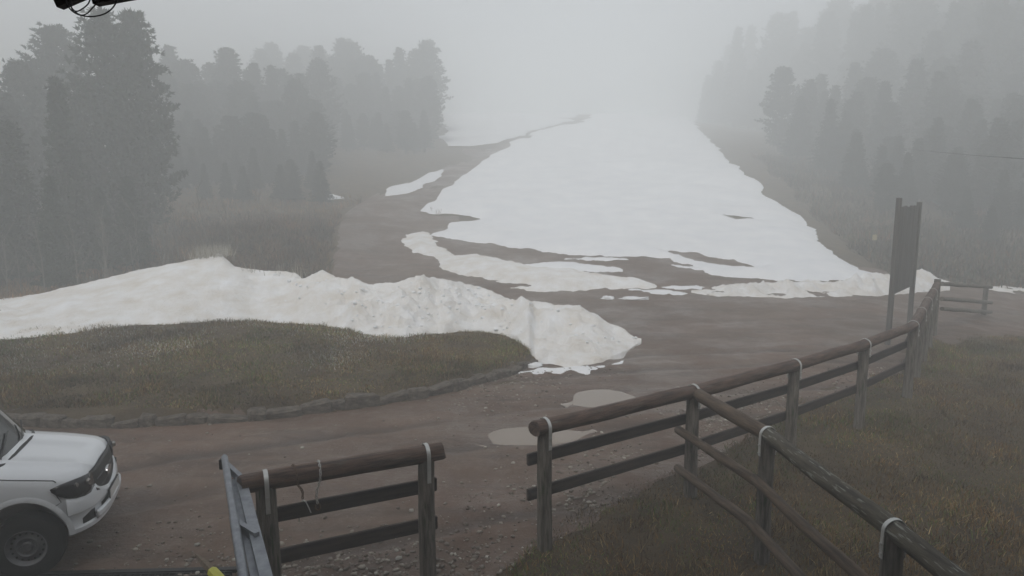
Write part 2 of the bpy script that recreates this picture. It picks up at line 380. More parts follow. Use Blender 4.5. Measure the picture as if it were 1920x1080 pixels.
o = snow_layer('snow_patch', [(752, 455), (765, 440), (800, 437), (812, 450), (825, 464), (850, 480), (900, 480), (960, 493), (1000, 501), (1060, 506), (1120, 516), (1225, 529), (1228, 540), (1180, 541), (1100, 546), (1000, 548), (958, 541), (990, 536), (930, 527), (850, 514), (828, 506), (825, 491), (800, 479), (770, 475)], .38, step=.1, m='dirty_snow')
setp(o, 'long tongue of snow left between the track and the foot of the slope', 'snow patch')
o = snow_layer('snow_patch', [(972, 498), (1050, 491), (1110, 498), (1165, 505), (1172, 512), (1100, 511), (1020, 508)], .14, step=.09, ny=.15)
setp(o, 'thin broken streak of snow on bare earth just above the long tongue', 'snow patch')
o = snow_layer('snow_patch', [(1180, 543), (1240, 545), (1290, 550), (1280, 554), (1220, 551)], .08, step=.08, ny=.1)
setp(o, 'small thin sliver of snow trailing from the long tongue onto the road', 'snow patch')
o = snow_layer('snow_patch', [(716, 370), (740, 350), (790, 334), (835, 314), (815, 338), (768, 362)], .15, step=.2)
setp(o, 'faint snow strip between the climbing track and the misty trees', 'snow patch')
o = snow_layer('snow_patch', [(575, 376), (620, 366), (640, 372), (600, 380)], .12, step=.15)
setp(o, 'faint snow remnant on the brown bank under the misty trees', 'snow patch')

o = snow_layer('snow_patch', [(972, 701), (1010, 694), (1060, 692), (1120, 688), (1172, 679), (1165, 688), (1100, 695), (1040, 699), (1000, 704)], .03, step=.05, ny=.06, lump=.02)
setp(o, 'thin melted rim of snow on the road in front of the big lumpy bank', 'snow patch')

for pp_, lb in (([(1060, 486), (1120, 483), (1190, 487), (1130, 490)], 'short ragged snow streak at the bare foot of the slope above the broken streak'),
                ([(1262, 498), (1330, 503), (1400, 511), (1340, 511), (1290, 505)], 'narrow snow streak along the dark bare wedge of the slope'),
                ([(1238, 540), (1300, 536), (1340, 540), (1290, 543)], 'flat snow remnant on bare earth between tongue and roadside ridge')):
    setp(snow_layer('snow_patch', pp_, .07, step=.07, ny=.12, lump=.02), lb, 'snow patch')

def col_bank(name, rows, m, dx=2.5, lump=.1, nf=46, nb=16, lseed=0., front_pow=1.5):
    """rows: px, bottom row, crest row, depth to crest, depth behind, lumpiness"""
    r = np.array(rows, float); pxs = np.arange(r[0, 0], r[-1, 0]+.1, dx)
    it = lambda k: np.interp(pxs, r[:, 0], r[:, k])
    bot, cre, w, w2, lm = it(1), it(2), it(3), it(4), it(5)
    # ragged rows, a few pixels of natural unevenness
    bot = bot + 3*fbm(pxs, pxs*0, .025, 2, 3.+lseed) ; cre = cre + 1.8*fbm(pxs, pxs*0, .06, 4, 7.+lseed)
    nrow = nf + nb + 2; nc = len(pxs); ks = np.arange(-1, nf+nb+1)
    bot = np.convolve(np.pad(bot, 2, 'edge'), np.ones(5)/5, 'valid')
    B = np.array([hit(p, q) for p, q in zip(pxs, bot)]); B[:, 1] = np.convolve(np.pad(B[:, 1], 6, 'edge'), np.hanning(15)[1:-1]/np.hanning(15).sum(), 'valid'); B[:, 2] = T(B[:, 0], B[:, 1])
    ks_ = np.hanning(61)[1:-1]; ks_ /= ks_.sum(); cs_ = np.convolve(np.pad(cre, 29, 'edge'), ks_, 'valid')
    yc = B[:, 1] + w; csm = np.array([A(p, c, q)[2] for p, c, q in zip(pxs, cs_, yc)]); cz = np.array([A(p, c, q)[2] for p, c, q in zip(pxs, cre, yc)]); cz = np.maximum(cz, T(X_at(pxs, yc, cz), yc) + .02); csm = np.maximum(csm, T(X_at(pxs, yc, csm), yc) + .02)
    Y = np.zeros((nc, nrow)); Z = np.zeros((nc, nrow)); E_ = np.zeros((nc, nrow))
    for c_, k in enumerate(ks):
        if k < 0: y = B[:, 1] - .12; z = T(B[:, 0], y) - .06
        elif k <= nf:
            v = (k/nf)**1.25; y = B[:, 1] + v*w; z = B[:, 2] + .01 + (csm-B[:, 2])*(.35*v + .65*(1 - (1-v)**front_pow)) + (cz-csm)*float(sstep(.72, 1, v))
            z = np.maximum(z, T(X_at(pxs, y, z), y) + .03*min(1, k/2))
            z = z + (.035*min(1, k/3) if k < nf*.9 else .035*(nf-k)/(nf*.1))*np.minimum(1, w)
        else:
            v = (k-nf)/nb; y = yc + v*w2; z = cz*(1-v)**1.3 + (T(X_at(pxs, y, 1.), y) - .08)*(1-(1-v)**1.3)
        Y[:, c_] = y; Z[:, c_] = z
        E_[:, c_] = math.sin(min(1, max(0, (k+1)/(nf+nb)))*math.pi)**.6*lm*(.45 if abs(k-nf) < 3 else 1)
    X = (pxs[:, None] - 960)/FPX*(Y*CP - (Z - CH)*SP)
    V = np.stack([X.ravel(), Y.ravel(), Z.ravel(), E_.ravel()], 1); x, y = V[:, 0], V[:, 1]
    rid = 1 - 2*np.abs(fbm(x, y, 1.5, 4, 51.+lseed))
    V[:, 2] += V[:, 3]*lump*(1.1*fbm(x, y, .9, 4, 61.+lseed) + .7*(rid-.6) + .5*fbm(x, y, 3.2, 4, 71.))
    idx = np.arange(nc*nrow).reshape(nc, nrow)
    F = np.stack([idx[:-1, :-1], idx[1:, :-1], idx[1:, 1:], idx[:-1, 1:]], -1).reshape(-1, 4)
    BANKV.append(V)
    return link(name, np_mesh(name, V[:, :3], F), M[m], smooth=True)
BANKV = []

o = col_bank('snow_bank', [(-260, 668, 628, 4, 4, .15), (-100, 652, 600, 4.2, 4, .15), (0, 638, 570, 4.4, 4, .15), (100, 628, 545, 4.5, 4, .15), (200, 615, 521, 4.5, 4, .15), (300, 608, 499, 4.5, 4, .15), (360, 605, 488, 4.5, 3.5, .15), (412, 604, 475, 4.4, 3, .2),
    (440, 604, 500, 4.0, 2.2, .25), (480, 604, 505, 3.8, 2, .3), (553, 607, 511, 3.2, 2, .4), (568, 609, 523, 3., 2, .6), (585, 610, 515, 3, 2, .6), (605, 612, 507, 3., 2, .6), (640, 618, 526, 3., 2, .7), (660, 622, 524, 3., 2, .9), (700, 630, 537, 3., 2, 1), (722, 633, 529, 3., 2.2, 1), (800, 629, 519, 3.2, 2.4, 1),
    (860, 622, 526, 3.2, 2.4, 1), (915, 622, 540, 3.1, 2.2, 1), (955, 630, 561, 3., 2, 1), (970, 640, 564, 3, 2, .9), (995, 662, 566, 3.2, 1.8, .8), (1010, 686, 568, 4., 1.8, .7), (1060, 689, 573, 4, 1.6, .7), (1090, 688, 577, 3.8, 1.5, .7), (1130, 682, 598, 3., 1.3, .6), (1170, 668, 619, 1.8, 1, .5), (1192, 650, 633, .7, .5, .3), (1203, 642, 640, .1, .1, .1)], 'dirty_snow', lump=.26)
setp(o, 'big lumpy bank of ploughed dirty snow across the grass island', 'snow bank')
o = col_bank('snow_bank', [(1296, 549, 548, .2, .2, .1), (1330, 556, 542, .9, .8, .5), (1400, 557, 537, 1.3, 1, 1), (1470, 560, 531, 1.4, 1.2, 1), (1550, 559, 535, 1.5, 1.2, 1), (1600, 558, 528, 1.6, 1.2, 1), (1636, 556, 513, 1.8, 1.2, 1), (1680, 552, 513, 1.8, 1.3, 1), (1730, 548, 504, 1.8, 1.5, .9), (1755, 547, 517, 1.6, 1.2, .8), (1782, 546, 541, .4, .5, .4)], 'dirty_snow', dx=2.5, lump=.3, nf=18, nb=10, lseed=5.)
setp(o, 'low ridge of ploughed snow along the road behind the wooden sign board', 'snow bank')
o = col_bank('snow_bank', [(1850, 543, 541, .3, .3, .2), (1875, 548, 538, 1., 1, .6), (1920, 553, 538, 1.2, 1, .8), (2040, 556, 540, 1.2, 1, .8)], 'dirty_snow', dx=3, lump=.2, nf=12, nb=8, lseed=9.)
setp(o, 'far low snow bank beyond the fence gate', 'snow bank')
def crumbs(V, n, label):
    w = np.clip(V[:, 3]-.25, 0, 1); i = rng.choice(len(V), n, p=w/w.sum()); p = V[i, :3] + np.concatenate([rng.normal(0, .05, (n, 2)), np.zeros((n, 1))], 1)
    bm = bmesh.new(); bmesh.ops.create_icosphere(bm, subdivisions=1, radius=1); bv = np.array([v.co for v in bm.verts]); bf = np.array([[v.index for v in f.verts] for f in bm.faces]); bm.free()
    sz = .008 + .05*rng.uniform(0, 1, n)**5
    q = bv[None]*rng.uniform(.65, 1.3, (n, len(bv), 1))*sz[:, None, None]*np.array((1.2, 1, .7)) + p[:, None]
    me = np_mesh('snow_crumbs', q.reshape(-1, 3), (bf[None] + (np.arange(n)*len(bv))[:, None, None]).reshape(-1, 3))
    setp(link('snow_crumbs', me, M['snow']), kind='stuff', label=label, cat='snow crumbs')
crumbs(BANKV[0], 900, 'loose icy crumbs of snow lying on the big lumpy bank')
crumbs(BANKV[1], 200, 'loose icy crumbs of snow lying on the roadside ridge behind the sign')
def lump_obj(name, c, s, label, cat, m, seed, flat=.5):
    bm = bmesh.new(); bmesh.ops.create_icosphere(bm, subdivisions=3, radius=1)
    for v in bm.verts:
        d = 1 + .5*mnoise.fractal(v.co*1.7 + Vector((seed, 0, 0)), .8, 2., 4)
        v.co = Vector((v.co.x*s[0]*d, v.co.y*s[1]*d, max(v.co.z*d, -.3)*s[2]))
    me = bpy.data.meshes.new(name); bm.to_mesh(me); bm.free()
    o = link(name, me, M[m], smooth=True); o.location = (c[0], c[1], Tz(c[0], c[1]) + s[2]*.25)
    return setp(o, label, cat)
lump_obj('ice_chunk', hit(998, 688), (.26, .13, .07), 'white slab of ice at the tip of the grass island', 'ice chunk', 'snow', 3)
lump_obj('snow_clump', hit(1140, 561), (.22, .18, .08), 'tiny round snow clump alone on the road above the big bank', 'snow clump', 'snow', 5)
lump_obj('snow_clump', hit(1192, 561), (.5, .2, .07), 'small flat snow clump on the road near the long tongue', 'snow clump', 'snow', 9)

# ---------------------------------------------------------------- kerb stones round the island
kerb = thing('stone_kerb', (*KERB[6], 0), 'low kerb of dark rough stones holding the front of the grass island', 'kerb')
def stone_mesh(seed):
    bm = bmesh.new(); bmesh.ops.create_cube(bm, size=1)
    bmesh.ops.bevel(bm, geom=bm.edges[:], offset=.14, segments=1, affect='EDGES')
    for v in bm.verts:
        n = mnoise.noise_vector(v.co*1.9 + Vector((seed*3.1, 0, 0))); v.co += n*.13
    me = bpy.data.meshes.new('stone'); bm.to_mesh(me); bm.free(); me.materials.append(M['stone']); return me
stones = [stone_mesh(i) for i in range(9)]
K = [np.array(k) for k in KERB]; seg = [np.linalg.norm(K[i+1]-K[i]) for i in range(len(K)-1)]; tot = sum(seg)
def along(s):
    for i, l in enumerate(seg):
        if s <= l or i == len(seg)-1:
            t = (K[i+1]-K[i])/l; return K[i]+t*s, t
        s -= l
s = 1.0
while s < tot - .1:
    l = random.uniform(.2, .7); p, t = along(s + l/2); nrm = np.array((-t[1], t[0]))
    o = bpy.data.objects.new('stone', random.choice(stones)); COL.objects.link(o); o.parent = kerb
    hh = random.uniform(.17, .31)*(1 - .45*sstep(tot-3, tot, s)); q = p + nrm*random.uniform(.0, .08)
    o.location = (q[0]-kerb.location.x, q[1]-kerb.location.y, hh*.24 + random.uniform(-.03, .03)); o.scale = (l*1.02, random.uniform(.2, .3), hh)
    o.rotation_euler = (random.uniform(-.1, .1), random.uniform(-.16, .16), math.atan2(t[1], t[0]) + random.uniform(-.1, .1))
    s += l*.97

# ---------------------------------------------------------------- grass blades
def blades(name, pts, h, w, cols, lean=.5, keepz=None):
    n = len(pts); pts = np.asarray(pts); z = T(pts[:, 0], pts[:, 1])
    a = rng.uniform(0, 2*np.pi, n); hh = h*rng.uniform(.5, 1.3, n)*np.clip(1.0 + 1.1*fbm(pts[:, 0], pts[:, 1], 1.5, 3, 121.), .6, 2.2); ww = w*rng.uniform(.7, 1.4, n)
    b = np.stack([pts[:, 0], pts[:, 1], z - .01], 1)
    dx = np.stack([np.cos(a), np.sin(a), a*0], 1)*ww[:, None]/2
    la = rng.uniform(0, 2*np.pi, n); ln = rng.uniform(0, lean, n)*1.3
    tip = b + np.stack([np.cos(la)*ln*hh, np.sin(la)*ln*hh, hh*np.sqrt(np.clip(1-(ln*.7)**2, .1, 1))], 1)
    mid = b*.5 + tip*.5; mid[:, 2] += hh*.12
    V = np.stack([b-dx, b+dx, mid+dx*.75, mid-dx*.75, tip], 1).reshape(-1, 3)
    i0 = (np.arange(n)*5)[:, None]
    F = np.concatenate([i0+[0, 1, 2], i0+[0, 2, 3], i0+[3, 2, 4]], 0)
    me = np_mesh(name, V, F)
    ci = cols[0](pts) if callable(cols[0]) else None
    C = np.repeat(ci*rng.uniform(.7, 1.3, (n, 1))*np.clip(.95 + .9*fbm(pts[:, 0], pts[:, 1], .9, 4, 131.), .45, 1.6)[:, None], 5, 0)
    at = me.color_attributes.new('col', 'FLOAT_COLOR', 'POINT'); at.data.foreach_set('color', np.concatenate([C, np.ones((n*5, 1))], 1).astype(np.float32).ravel())
    return link(name, me, M['grassblade'])
def scatter(n, x0, x1, y0, y1, ok, ybias=1.0):
    x = rng.uniform(x0, x1, n); y = y0 + (y1-y0)*rng.uniform(0, 1, n)**ybias
    k = ok(x, y); return np.stack([x, y], 1)[k]
BR = np.array((.19, .115, .042)); ST = np.array((.29, .23, .12)); GRN = np.array((.095, .145, .026)); DK = np.array((.075, .045, .02)); FR = np.array((.46, .46, .44))
def pick(pts, w):   # w: list of (weight array, colour)
    ws = np.stack([np.broadcast_to(a, len(pts)) for a, _ in w], 1).clip(0); ws = ws/ws.sum(1, keepdims=True)
    u = rng.uniform(0, 1, len(pts)); k = (u[:, None] > np.cumsum(ws, 1)).sum(1).clip(0, len(w)-1)
    return np.stack([c for _, c in w])[k]
def right_ok(x, y):
    s = road_sd(x, y); return (s < .05 + .35*fbm(x, y, 1.3, 2, 81.)) & (fbm(x, y, .8, 4, 83.)*1.5 + rng.uniform(-.5, .5, x.shape) > -.6)
def right_col(p):
    x, y = p[:, 0], p[:, 1]; g = fbm(x, y, .45, 4, 85.); q = fbm(x, y, 1.6, 3, 87.); edge = np.exp(-(np.clip(-road_sd(x, y), 0, 9)/1.2)**2)
    return pick(p, [(.8 - .5*g + .5*q, BR), (.22 + .9*np.clip(q, 0, 1), ST), (.02 + 1.2*np.clip(g-.08, 0, 1) + 1.3*edge*(q > -.1), GRN), (.65 - .6*q, DK), (.012, ST*1.9)])
P1 = scatter(330000, -1.2, 14, 4.2, 21, right_ok, 1.25)
setp(blades('grass', P1, .075, .008, [right_col], 1.0), kind='stuff', label='short brown and green winter grass behind the fences', cat='grass')
def isl_ok(x, y):
    e = poly_sd(ISLAND, x, y); return (e > .1) & (y < 21) & (fbm(x, y, 1.2, 3, 93.) + rng.uniform(-.6, .6, x.shape) > -.35)
def isl_col(p):
    x, y = p[:, 0], p[:, 1]; g = fbm(x, y, .7, 3, 95.); e = poly_sd(ISLAND, x, y)
    fr = np.clip(fbm(x, y, .55, 4, 97.)*2.6 - .25, 0, 1.6)*sstep(1.0, 3., e) + .5*sstep(3.4, 5., e)*np.clip(.5+fbm(x, y, 1.4, 3, 99.)*2, 0, 2)
    return pick(p, [(.55 - .5*g, BR), (.34 + .4*np.clip(fbm(x, y, 1.7, 3, 91.), 0, 1), ST), (.18 + .9*np.clip(g, 0, 1), GRN), (.35 + .5*(1-sstep(0, 1.2, e)), DK), (fr*.8, FR)])
P2 = scatter(230000, -14, 1, 11.4, 21, isl_ok)
setp(blades('grass', P2, .066, .013, [isl_col], 1.2), kind='stuff', label='frosted olive brown grass covering the island behind the stone kerb', cat='grass')
def hill_ok(x, y):
    return (road_sd(x, y) < -.1) & (x < -4) & (fbm(x, y, .6, 3, 101.) + rng.uniform(-.5, .5, x.shape) > -.2)
P3 = scatter(60000, -34, -4, 21.5, 44, hill_ok, 1.2)
setp(blades('grass', P3, .24, .03, [lambda p: pick(p, [(.7, np.array((.22, .12, .05))), (.2, ST*.7), (.35, DK)])], .7), kind='stuff', label='tall dead brown grass on the bank under the dark trees', cat='grass')
HB = np.array((.13, .068, .034)); HD = np.array((.04, .03, .018)); HG = np.array((.05, .055, .026))
P4 = scatter(60000, -17, -5.5, 24, 38, lambda x, y: (road_sd(x, y) < -.2) & (np.exp(-((x+11.2)/4.2)**2 - ((y-30.5)/5.5)**2) > rng.uniform(.05, .9, x.shape)))
setp(blades('heath', P4, .34, .035, [lambda p: pick(p, [(.6, HB), (.3, HD), (.12, ST*.6)])], 1.1), kind='stuff', label='dark brown heath covering the mound beside the climbing track', cat='heath')
P5 = scatter(90000, 15, 46, 28.5, 64, lambda x, y: (x > 15.4 + (y-28)*.175 + .8*fbm(x, y, .5, 2, 7.)) & (fbm(x, y, .35, 3, 9.) + rng.uniform(-.4, .4, x.shape) > -.3))
setp(blades('heath', P5, .4, .05, [lambda p: pick(p, [(.35, HB), (.5, HD), (.5, HG)])], 1.1), kind='stuff', label='dark green brown heath on the slope behind the sign board', cat='heath')
# frosted tufts standing out of the snow crest
tp = []
for px, py, n in [(x_, 478 - (x_-370)*.08, 16) for x_ in range(366, 428, 3)] + [(555, 512, 14), (562, 516, 14), (470, 505, 10), (520, 510, 10)]:
    c = A(px, py, hit(px, 604)[1] + 4.4 if px < 430 else hit(px, 606)[1] + 3.3)
    tp += [(c[0]+random.gauss(0, .12), c[1]+random.gauss(0, .25), c[2]) for _ in range(n)]
tp = np.array(tp); n = len(tp)
mbt = MB()
for q in tp:
    hgt = random.uniform(.12, .42); lx, ly = random.gauss(0, .1), random.gauss(0, .1)
    mbt.add([(q[0]-.008, q[1], q[2]-.1), (q[0]+.008, q[1], q[2]-.1), (q[0]+lx, q[1]+ly, q[2]+hgt)], [(0, 1, 2)])
me = mesh('frosted_grass', mbt.v, mbt.f)
at = me.color_attributes.new('col', 'FLOAT_COLOR', 'POINT')
for i, d in enumerate(at.data): d.color = (.42, .41, .38, 1) if (i//3) % 3 else (.2, .17, .12, 1)
setp(link('frosted_grass', me, M['grassblade']), kind='stuff', label='frosted dry grass stalks poking out of the snow crest', cat='grass')

# ---------------------------------------------------------------- loose gravel
def gravel(name, n, x0, x1, y0, y1, ok, label, smin=.011, smax=.034):
    p = scatter(n, x0, x1, y0, y1, ok, 1.1); n = len(p)
    bm = bmesh.new(); bmesh.ops.create_icosphere(bm, subdivisions=1, radius=1); bv = np.array([v.co for v in bm.verts]); bf = np.array([[v.index for v in f.verts] for f in bm.faces]); bm.free()
    s = smin + (smax-smin)*rng.uniform(0, 1, n)**3
    sc = np.stack([s*rng.uniform(.7, 1.5, n), s*rng.uniform(.7, 1.3, n), s*rng.uniform(.4, .8, n)], 1)
    a = rng.uniform(0, 2*np.pi, n); jit = rng.uniform(.75, 1.25, (n, len(bv), 1))
    q = bv[None]*jit*sc[:, None]; ca, sa = np.cos(a)[:, None], np.sin(a)[:, None]
    V = np.stack([q[..., 0]*ca - q[..., 1]*sa + p[:, :1], q[..., 0]*sa + q[..., 1]*ca + p[:, 1:2], q[..., 2] + (road_z(p[:, 0], p[:, 1]) + s*.2)[:, None]], -1)
    me = np_mesh(name, V.reshape(-1, 3), (bf[None] + (np.arange(n)*len(bv))[:, None, None]).reshape(-1, 3))
    base = np.array([(.30, .265, .22), (.20, .17, .14), (.42, .39, .34), (.14, .11, .085)])[rng.choice(4, n, p=[.4, .3, .08, .22])]
    C = np.repeat(base*rng.uniform(.8, 1.2, (n, 1)), len(bv), 0)
    at = me.color_attributes.new('col', 'FLOAT_COLOR', 'POINT'); at.data.foreach_set('color', np.concatenate([C, np.ones((len(C), 1))], 1).astype(np.float32).ravel())
    setp(link(name, me, M['gravel']), kind='stuff', label=label, cat='gravel')
def gok(x, y):
    s = road_sd(x, y); d = np.exp(-(np.abs(s-.5)/.9)**2)*sstep(-1.5, 0, x)
    near = (1 - sstep(6.4, 8.2, y))*sstep(-5.5, -2.5, x)*1.1
    pud = np.ones_like(x)
    for (c, a, b) in PUD: pud = pud*(np.hypot((x-c[0])/a, (y-c[1])/b) > 1.1)
    return (rng.uniform(0, 1, x.shape) < np.maximum(d, near)*(.45 + fbm(x, y, .8, 3, 111.)) + .012) & (s > -.5) & (pud > 0)
gravel('gravel', 60000, -6.5, 9.5, 4.5, 15, gok, 'loose pale gravel and pebbles along the road edge by the fences')

# ================================================================ FENCES
FZ = 1.5
def rot_frame(d):
    d = Vector(d); return Matrix((d.normalized(), Vector((-d.y, d.x, 0)).normalized(), Vector((0, 0, 1)))).transposed()
def log_part(name, a, b, r, m, parent, n=14, r2=None, cutends=True):
    """round rail between two world points, local to the parent; modelled along X and turned so the grain follows it"""
    a = Vector(a); b = Vector(b); L = (b-a).length; mb = MB(); k = max(3, int(L/.25)); ph = random.uniform(0, 9)
    pts = [(L*i/k, .005*math.sin(ph+i*.9), .005*math.cos(ph*1.3+i*.7)) for i in range(k+1)]
    rr = [(r + ((r2 or r)-r)*i/k)*(1 + .03*math.sin(ph*2+i*1.7)) for i in range(k+1)]
    pts = [(-.012, 0, 0)] + pts + [(L+.012, 0, 0)]; rr = [rr[0]*.9] + rr + [rr[-1]*.9]
    mb.tube(pts, rr, n, jit=.025)
    o = mb.build(name, M[m], None, True, 50)
    d = (b-a).normalized(); y = Vector((0, 0, 1)).cross(d).normalized(); z = d.cross(y)
    o.matrix_world = Matrix.Translation(a) @ Matrix((d, y, z)).transposed().to_4x4()
    o.parent = parent; o.matrix_parent_inverse = Matrix.Translation(-Vector(parent.location)); return o
def post_part(p, ztop, r, parent, m='wood', z0=None, lean=(0, 0), name='post'):
    zb = (Tz(p[0], p[1]) if z0 is None else z0) - .25
    mb = MB(); H = ztop - zb; k = 6; ph = random.uniform(0, 9)
    mb.tube([(lean[0]*i/k + .004*math.sin(ph+i), lean[1]*i/k + .004*math.cos(ph+i*2), H*i/k) for i in range(k+1)], [r*(1.05-.07*i/k) for i in range(k+1)], 14, jit=.03)
    o = mb.build(name, M[m], parent, True, 50); o.location = Vector((p[0], p[1], zb)) - Vector(parent.location); return o
def board_part(a, b, th, hgt, parent, m='board', name='board', rounded=False):
    a = Vector(a); b = Vector(b); L = (b-a).length
    bm = bmesh.new(); bmesh.ops.create_cube(bm, size=1); bmesh.ops.scale(bm, verts=bm.verts, vec=(L, th, hgt))
    bmesh.ops.bevel(bm, geom=bm.edges[:], offset=min(th, hgt)*.16, segments=2, affect='EDGES')
    bmesh.ops.translate(bm, verts=bm.verts, vec=(L/2, 0, 0))
    me = bpy.data.meshes.new(name); bm.to_mesh(me); bm.free(); o = link(name, me, M[m])
    d = (b-a).normalized(); y = Vector((0, 0, 1)).cross(d).normalized(); z = d.cross(y)
    o.matrix_world = Matrix.Translation(a) @ Matrix((d, y, z)).transposed().to_4x4()
    o.parent = parent; o.matrix_parent_inverse = Matrix.Translation(-Vector(parent.location)); return o
def strap_part(c, d, r, drop, parent, post):
    """bent steel strip over a log of radius r with axis d at centre c, legs down the post"""
    d = Vector((d[0], d[1], 0)).normalized(); s = Vector((-d.y, d.x, 0)); mb = MB(); w = .038; t = .006; R1 = r + .004
    prof = [(-R1, -drop)] + [(-R1, -drop*.5)] + [(R1*math.cos(a), R1*math.sin(a)) for a in np.linspace(math.pi, 0, 13)] + [(R1, -drop*.5), (R1, -drop)]
    v = []
    for (q, z) in prof:
        nrm = Vector((q, 0, z if z > 0 else 0)).normalized() if (q or z) else Vector((0, 0, 1))
        for off in (0, t):
            for sg in (-1, 1):
                qq = q + nrm.x*off; zz = z + nrm.z*off
                v.append(s*qq + Vector((0, 0, zz)) + d*sg*w/2)
    f = []
    n = len(prof)
    for i in range(n-1):
        a = i*4; b = a+4
        f += [(a, a+1, b+1, b), (a+2, b+2, b+3, a+3), (a, b, b+2, a+2), (a+1, a+3, b+3, b+1)]
    f += [(0, 2, 3, 1), ((n-1)*4, (n-1)*4+1, (n-1)*4+3, (n-1)*4+2)]
    mb.add(v, f)
    for sg in (-1, 1):      # bolt heads
        for zz in (-drop*.45, -drop*.85):
            mb.tube([s*sg*(R1+t) + Vector((0, 0, zz)), s*sg*(R1+t+.012) + Vector((0, 0, zz))], .012, 6)
    o = mb.build('strap', M['strap'], post, True, 35)
    o.location = Vector(c) - Vector(parent.location) - post.location; return o

PR, LR = .082, .088
# --- long fence along the road
LONG = [G(1022, 785, FZ), G(1301, 722, FZ), G(1491, 674, FZ), G(1622, 636, FZ), G(1713, 602, FZ)]
LONG = [Vector((p[0], p[1], 0)) for p in LONG]
E0 = LONG[-1]; E1 = Vector((11.4, 18.4, 0))
LONG2 = [E0 + (E1-E0)*t for t in (.26, .5, .75, 1.0)]
fence = thing('wooden_fence', LONG[0], 'long fence with a thick brown top log and two dark boards beside the road', 'fence')
allp = LONG + LONG2
PO = []
for i, p in enumerate(allp):
    PO.append(post_part(p, FZ - LR*1.1 if i < len(allp)-1 else FZ + .05, PR, fence))
ends = lambda a, b, e: (a - (b-a).normalized()*e)
for i in range(len(allp)-1):
    a, b = allp[i], allp[i+1]; d = (b-a).normalized()
    a2 = a - d*.13 if i == 0 else a + d*.0
    b2 = b + d*(.0 if i < len(allp)-2 else .05)
    log_part('top_log', a2 + Vector((0, 0, FZ-LR)), b2 + Vector((0, 0, FZ-LR)), LR*random.uniform(.94, 1.02), 'log', fence)
    s = Vector((-d.y, d.x, 0))*(PR + .022)        # boards on the road side
    for zz in (1.03, .62):
        board_part(a - d*(.16 if i == 0 else -.01) + s + Vector((0, 0, zz)), b + d*(-.01 if i < len(allp)-2 else .1) + s + Vector((0, 0, zz)), .045, .135, fence)
for i, p in enumerate(allp[:-1]):
    d = (allp[i+1]-allp[i]).normalized()
    strap_part((p.x, p.y, FZ-LR), d, LR*1.04, .24 if i in (0,) else .2, fence, PO[i])
# --- short fence left of the opening
LA, LB = G(497, 884, FZ), G(798, 834, FZ); LA = Vector((LA[0], LA[1], 0)); LB = Vector((LB[0], LB[1], 0)); d = (LB-LA).normalized()
sf = thing('wooden_fence', LA, 'short fence section with chains hung over its log between steel barrier and opening', 'fence')
pa = post_part(LA, FZ-LR*1.1, PR*1.1, sf); pb = post_part(LB, FZ-LR*1.1, PR, sf)
log_part('top_log', LA - d*.2 + Vector((0, 0, FZ-LR)), LB + d*.17 + Vector((0, 0, FZ-LR)), LR*1.0, 'log', sf)
s = Vector((-d.y, d.x, 0))*(PR+.022)
for zz in (1.03, .62):
    board_part(LA - d*.14 + s + Vector((0, 0, zz)), LB + d*.14 + s + Vector((0, 0, zz)), .045, .14, sf)
strap_part((LA.x, LA.y, FZ-LR), d, LR*1.04, .27, sf, pa); strap_part((LB.x, LB.y, FZ-LR), d, LR*1.04, .27, sf, pb)
# --- branch fence running towards the hut
BR0 = LONG[1]; B1 = G(1441, 799, FZ+.01); B2 = G(1679, 972, FZ+.01); B1 = Vector((B1[0], B1[1], 0)); B2 = Vector((B2[0], B2[1], 0)); B3 = B2 + (B2-B1).normalized()*2.1 + Vector((-.05, 0, 0))
bf = thing('wooden_fence', B1, 'fence of old lichened round rails branching off towards the hut', 'fence')
bp = [BR0, B1, B2, B3]; bpo = [None] + [post_part(p, FZ-LR*1.1, PR*.98, bf) for p in bp[1:]]
for i in range(3):
    a, b = bp[i], bp[i+1]; d = (b-a).normalized(); s = Vector((d.y, -d.x, 0))*-(PR+.045)
    log_part('top_log', a + d*(.12 if i == 0 else 0) + Vector((0, 0, FZ-LR)), b + Vector((0, 0, FZ-LR)), LR*.92, 'oldrail' if i == 0 else 'oldlog', bf)
    for zz in (.93, .42):
        log_part('rail', a - d*(.12 if i == 0 else 0) + s*-1 + Vector((0, 0, zz - (.06 if i == 0 else 0))), b + s*-1 + Vector((0, 0, zz)), .055, 'oldrail', bf, 12)
for i in (1, 2, 3):
    d = (bp[i]-bp[i-1]).normalized(); strap_part((bp[i].x, bp[i].y, FZ-LR), d, LR*.98, .22, bf, bpo[i])
# --- far gate
GP = Vector((15.9, 23.0, 0)); gz = Tz(GP.x, GP.y)
gt = thing('field_gate', E1, 'narrow three rail wooden gate at the far end of the long fence', 'gate')
post_part(GP, A(1857, 536, GP.y)[2], .075, gt, 'wood')
for (pa_, pb_) in ((532, 538), (560, 567), (579, 585)):
    a = Vector(A(1766, pa_, E1.y)); b = Vector(A(1857, pb_, GP.y)); d = (b-a).normalized(); s = Vector((d.y, -d.x, 0)).normalized()*.1
    log_part('rail', a + s*0 + d*.02, b + d*.08, .06, 'wood', gt, 10)

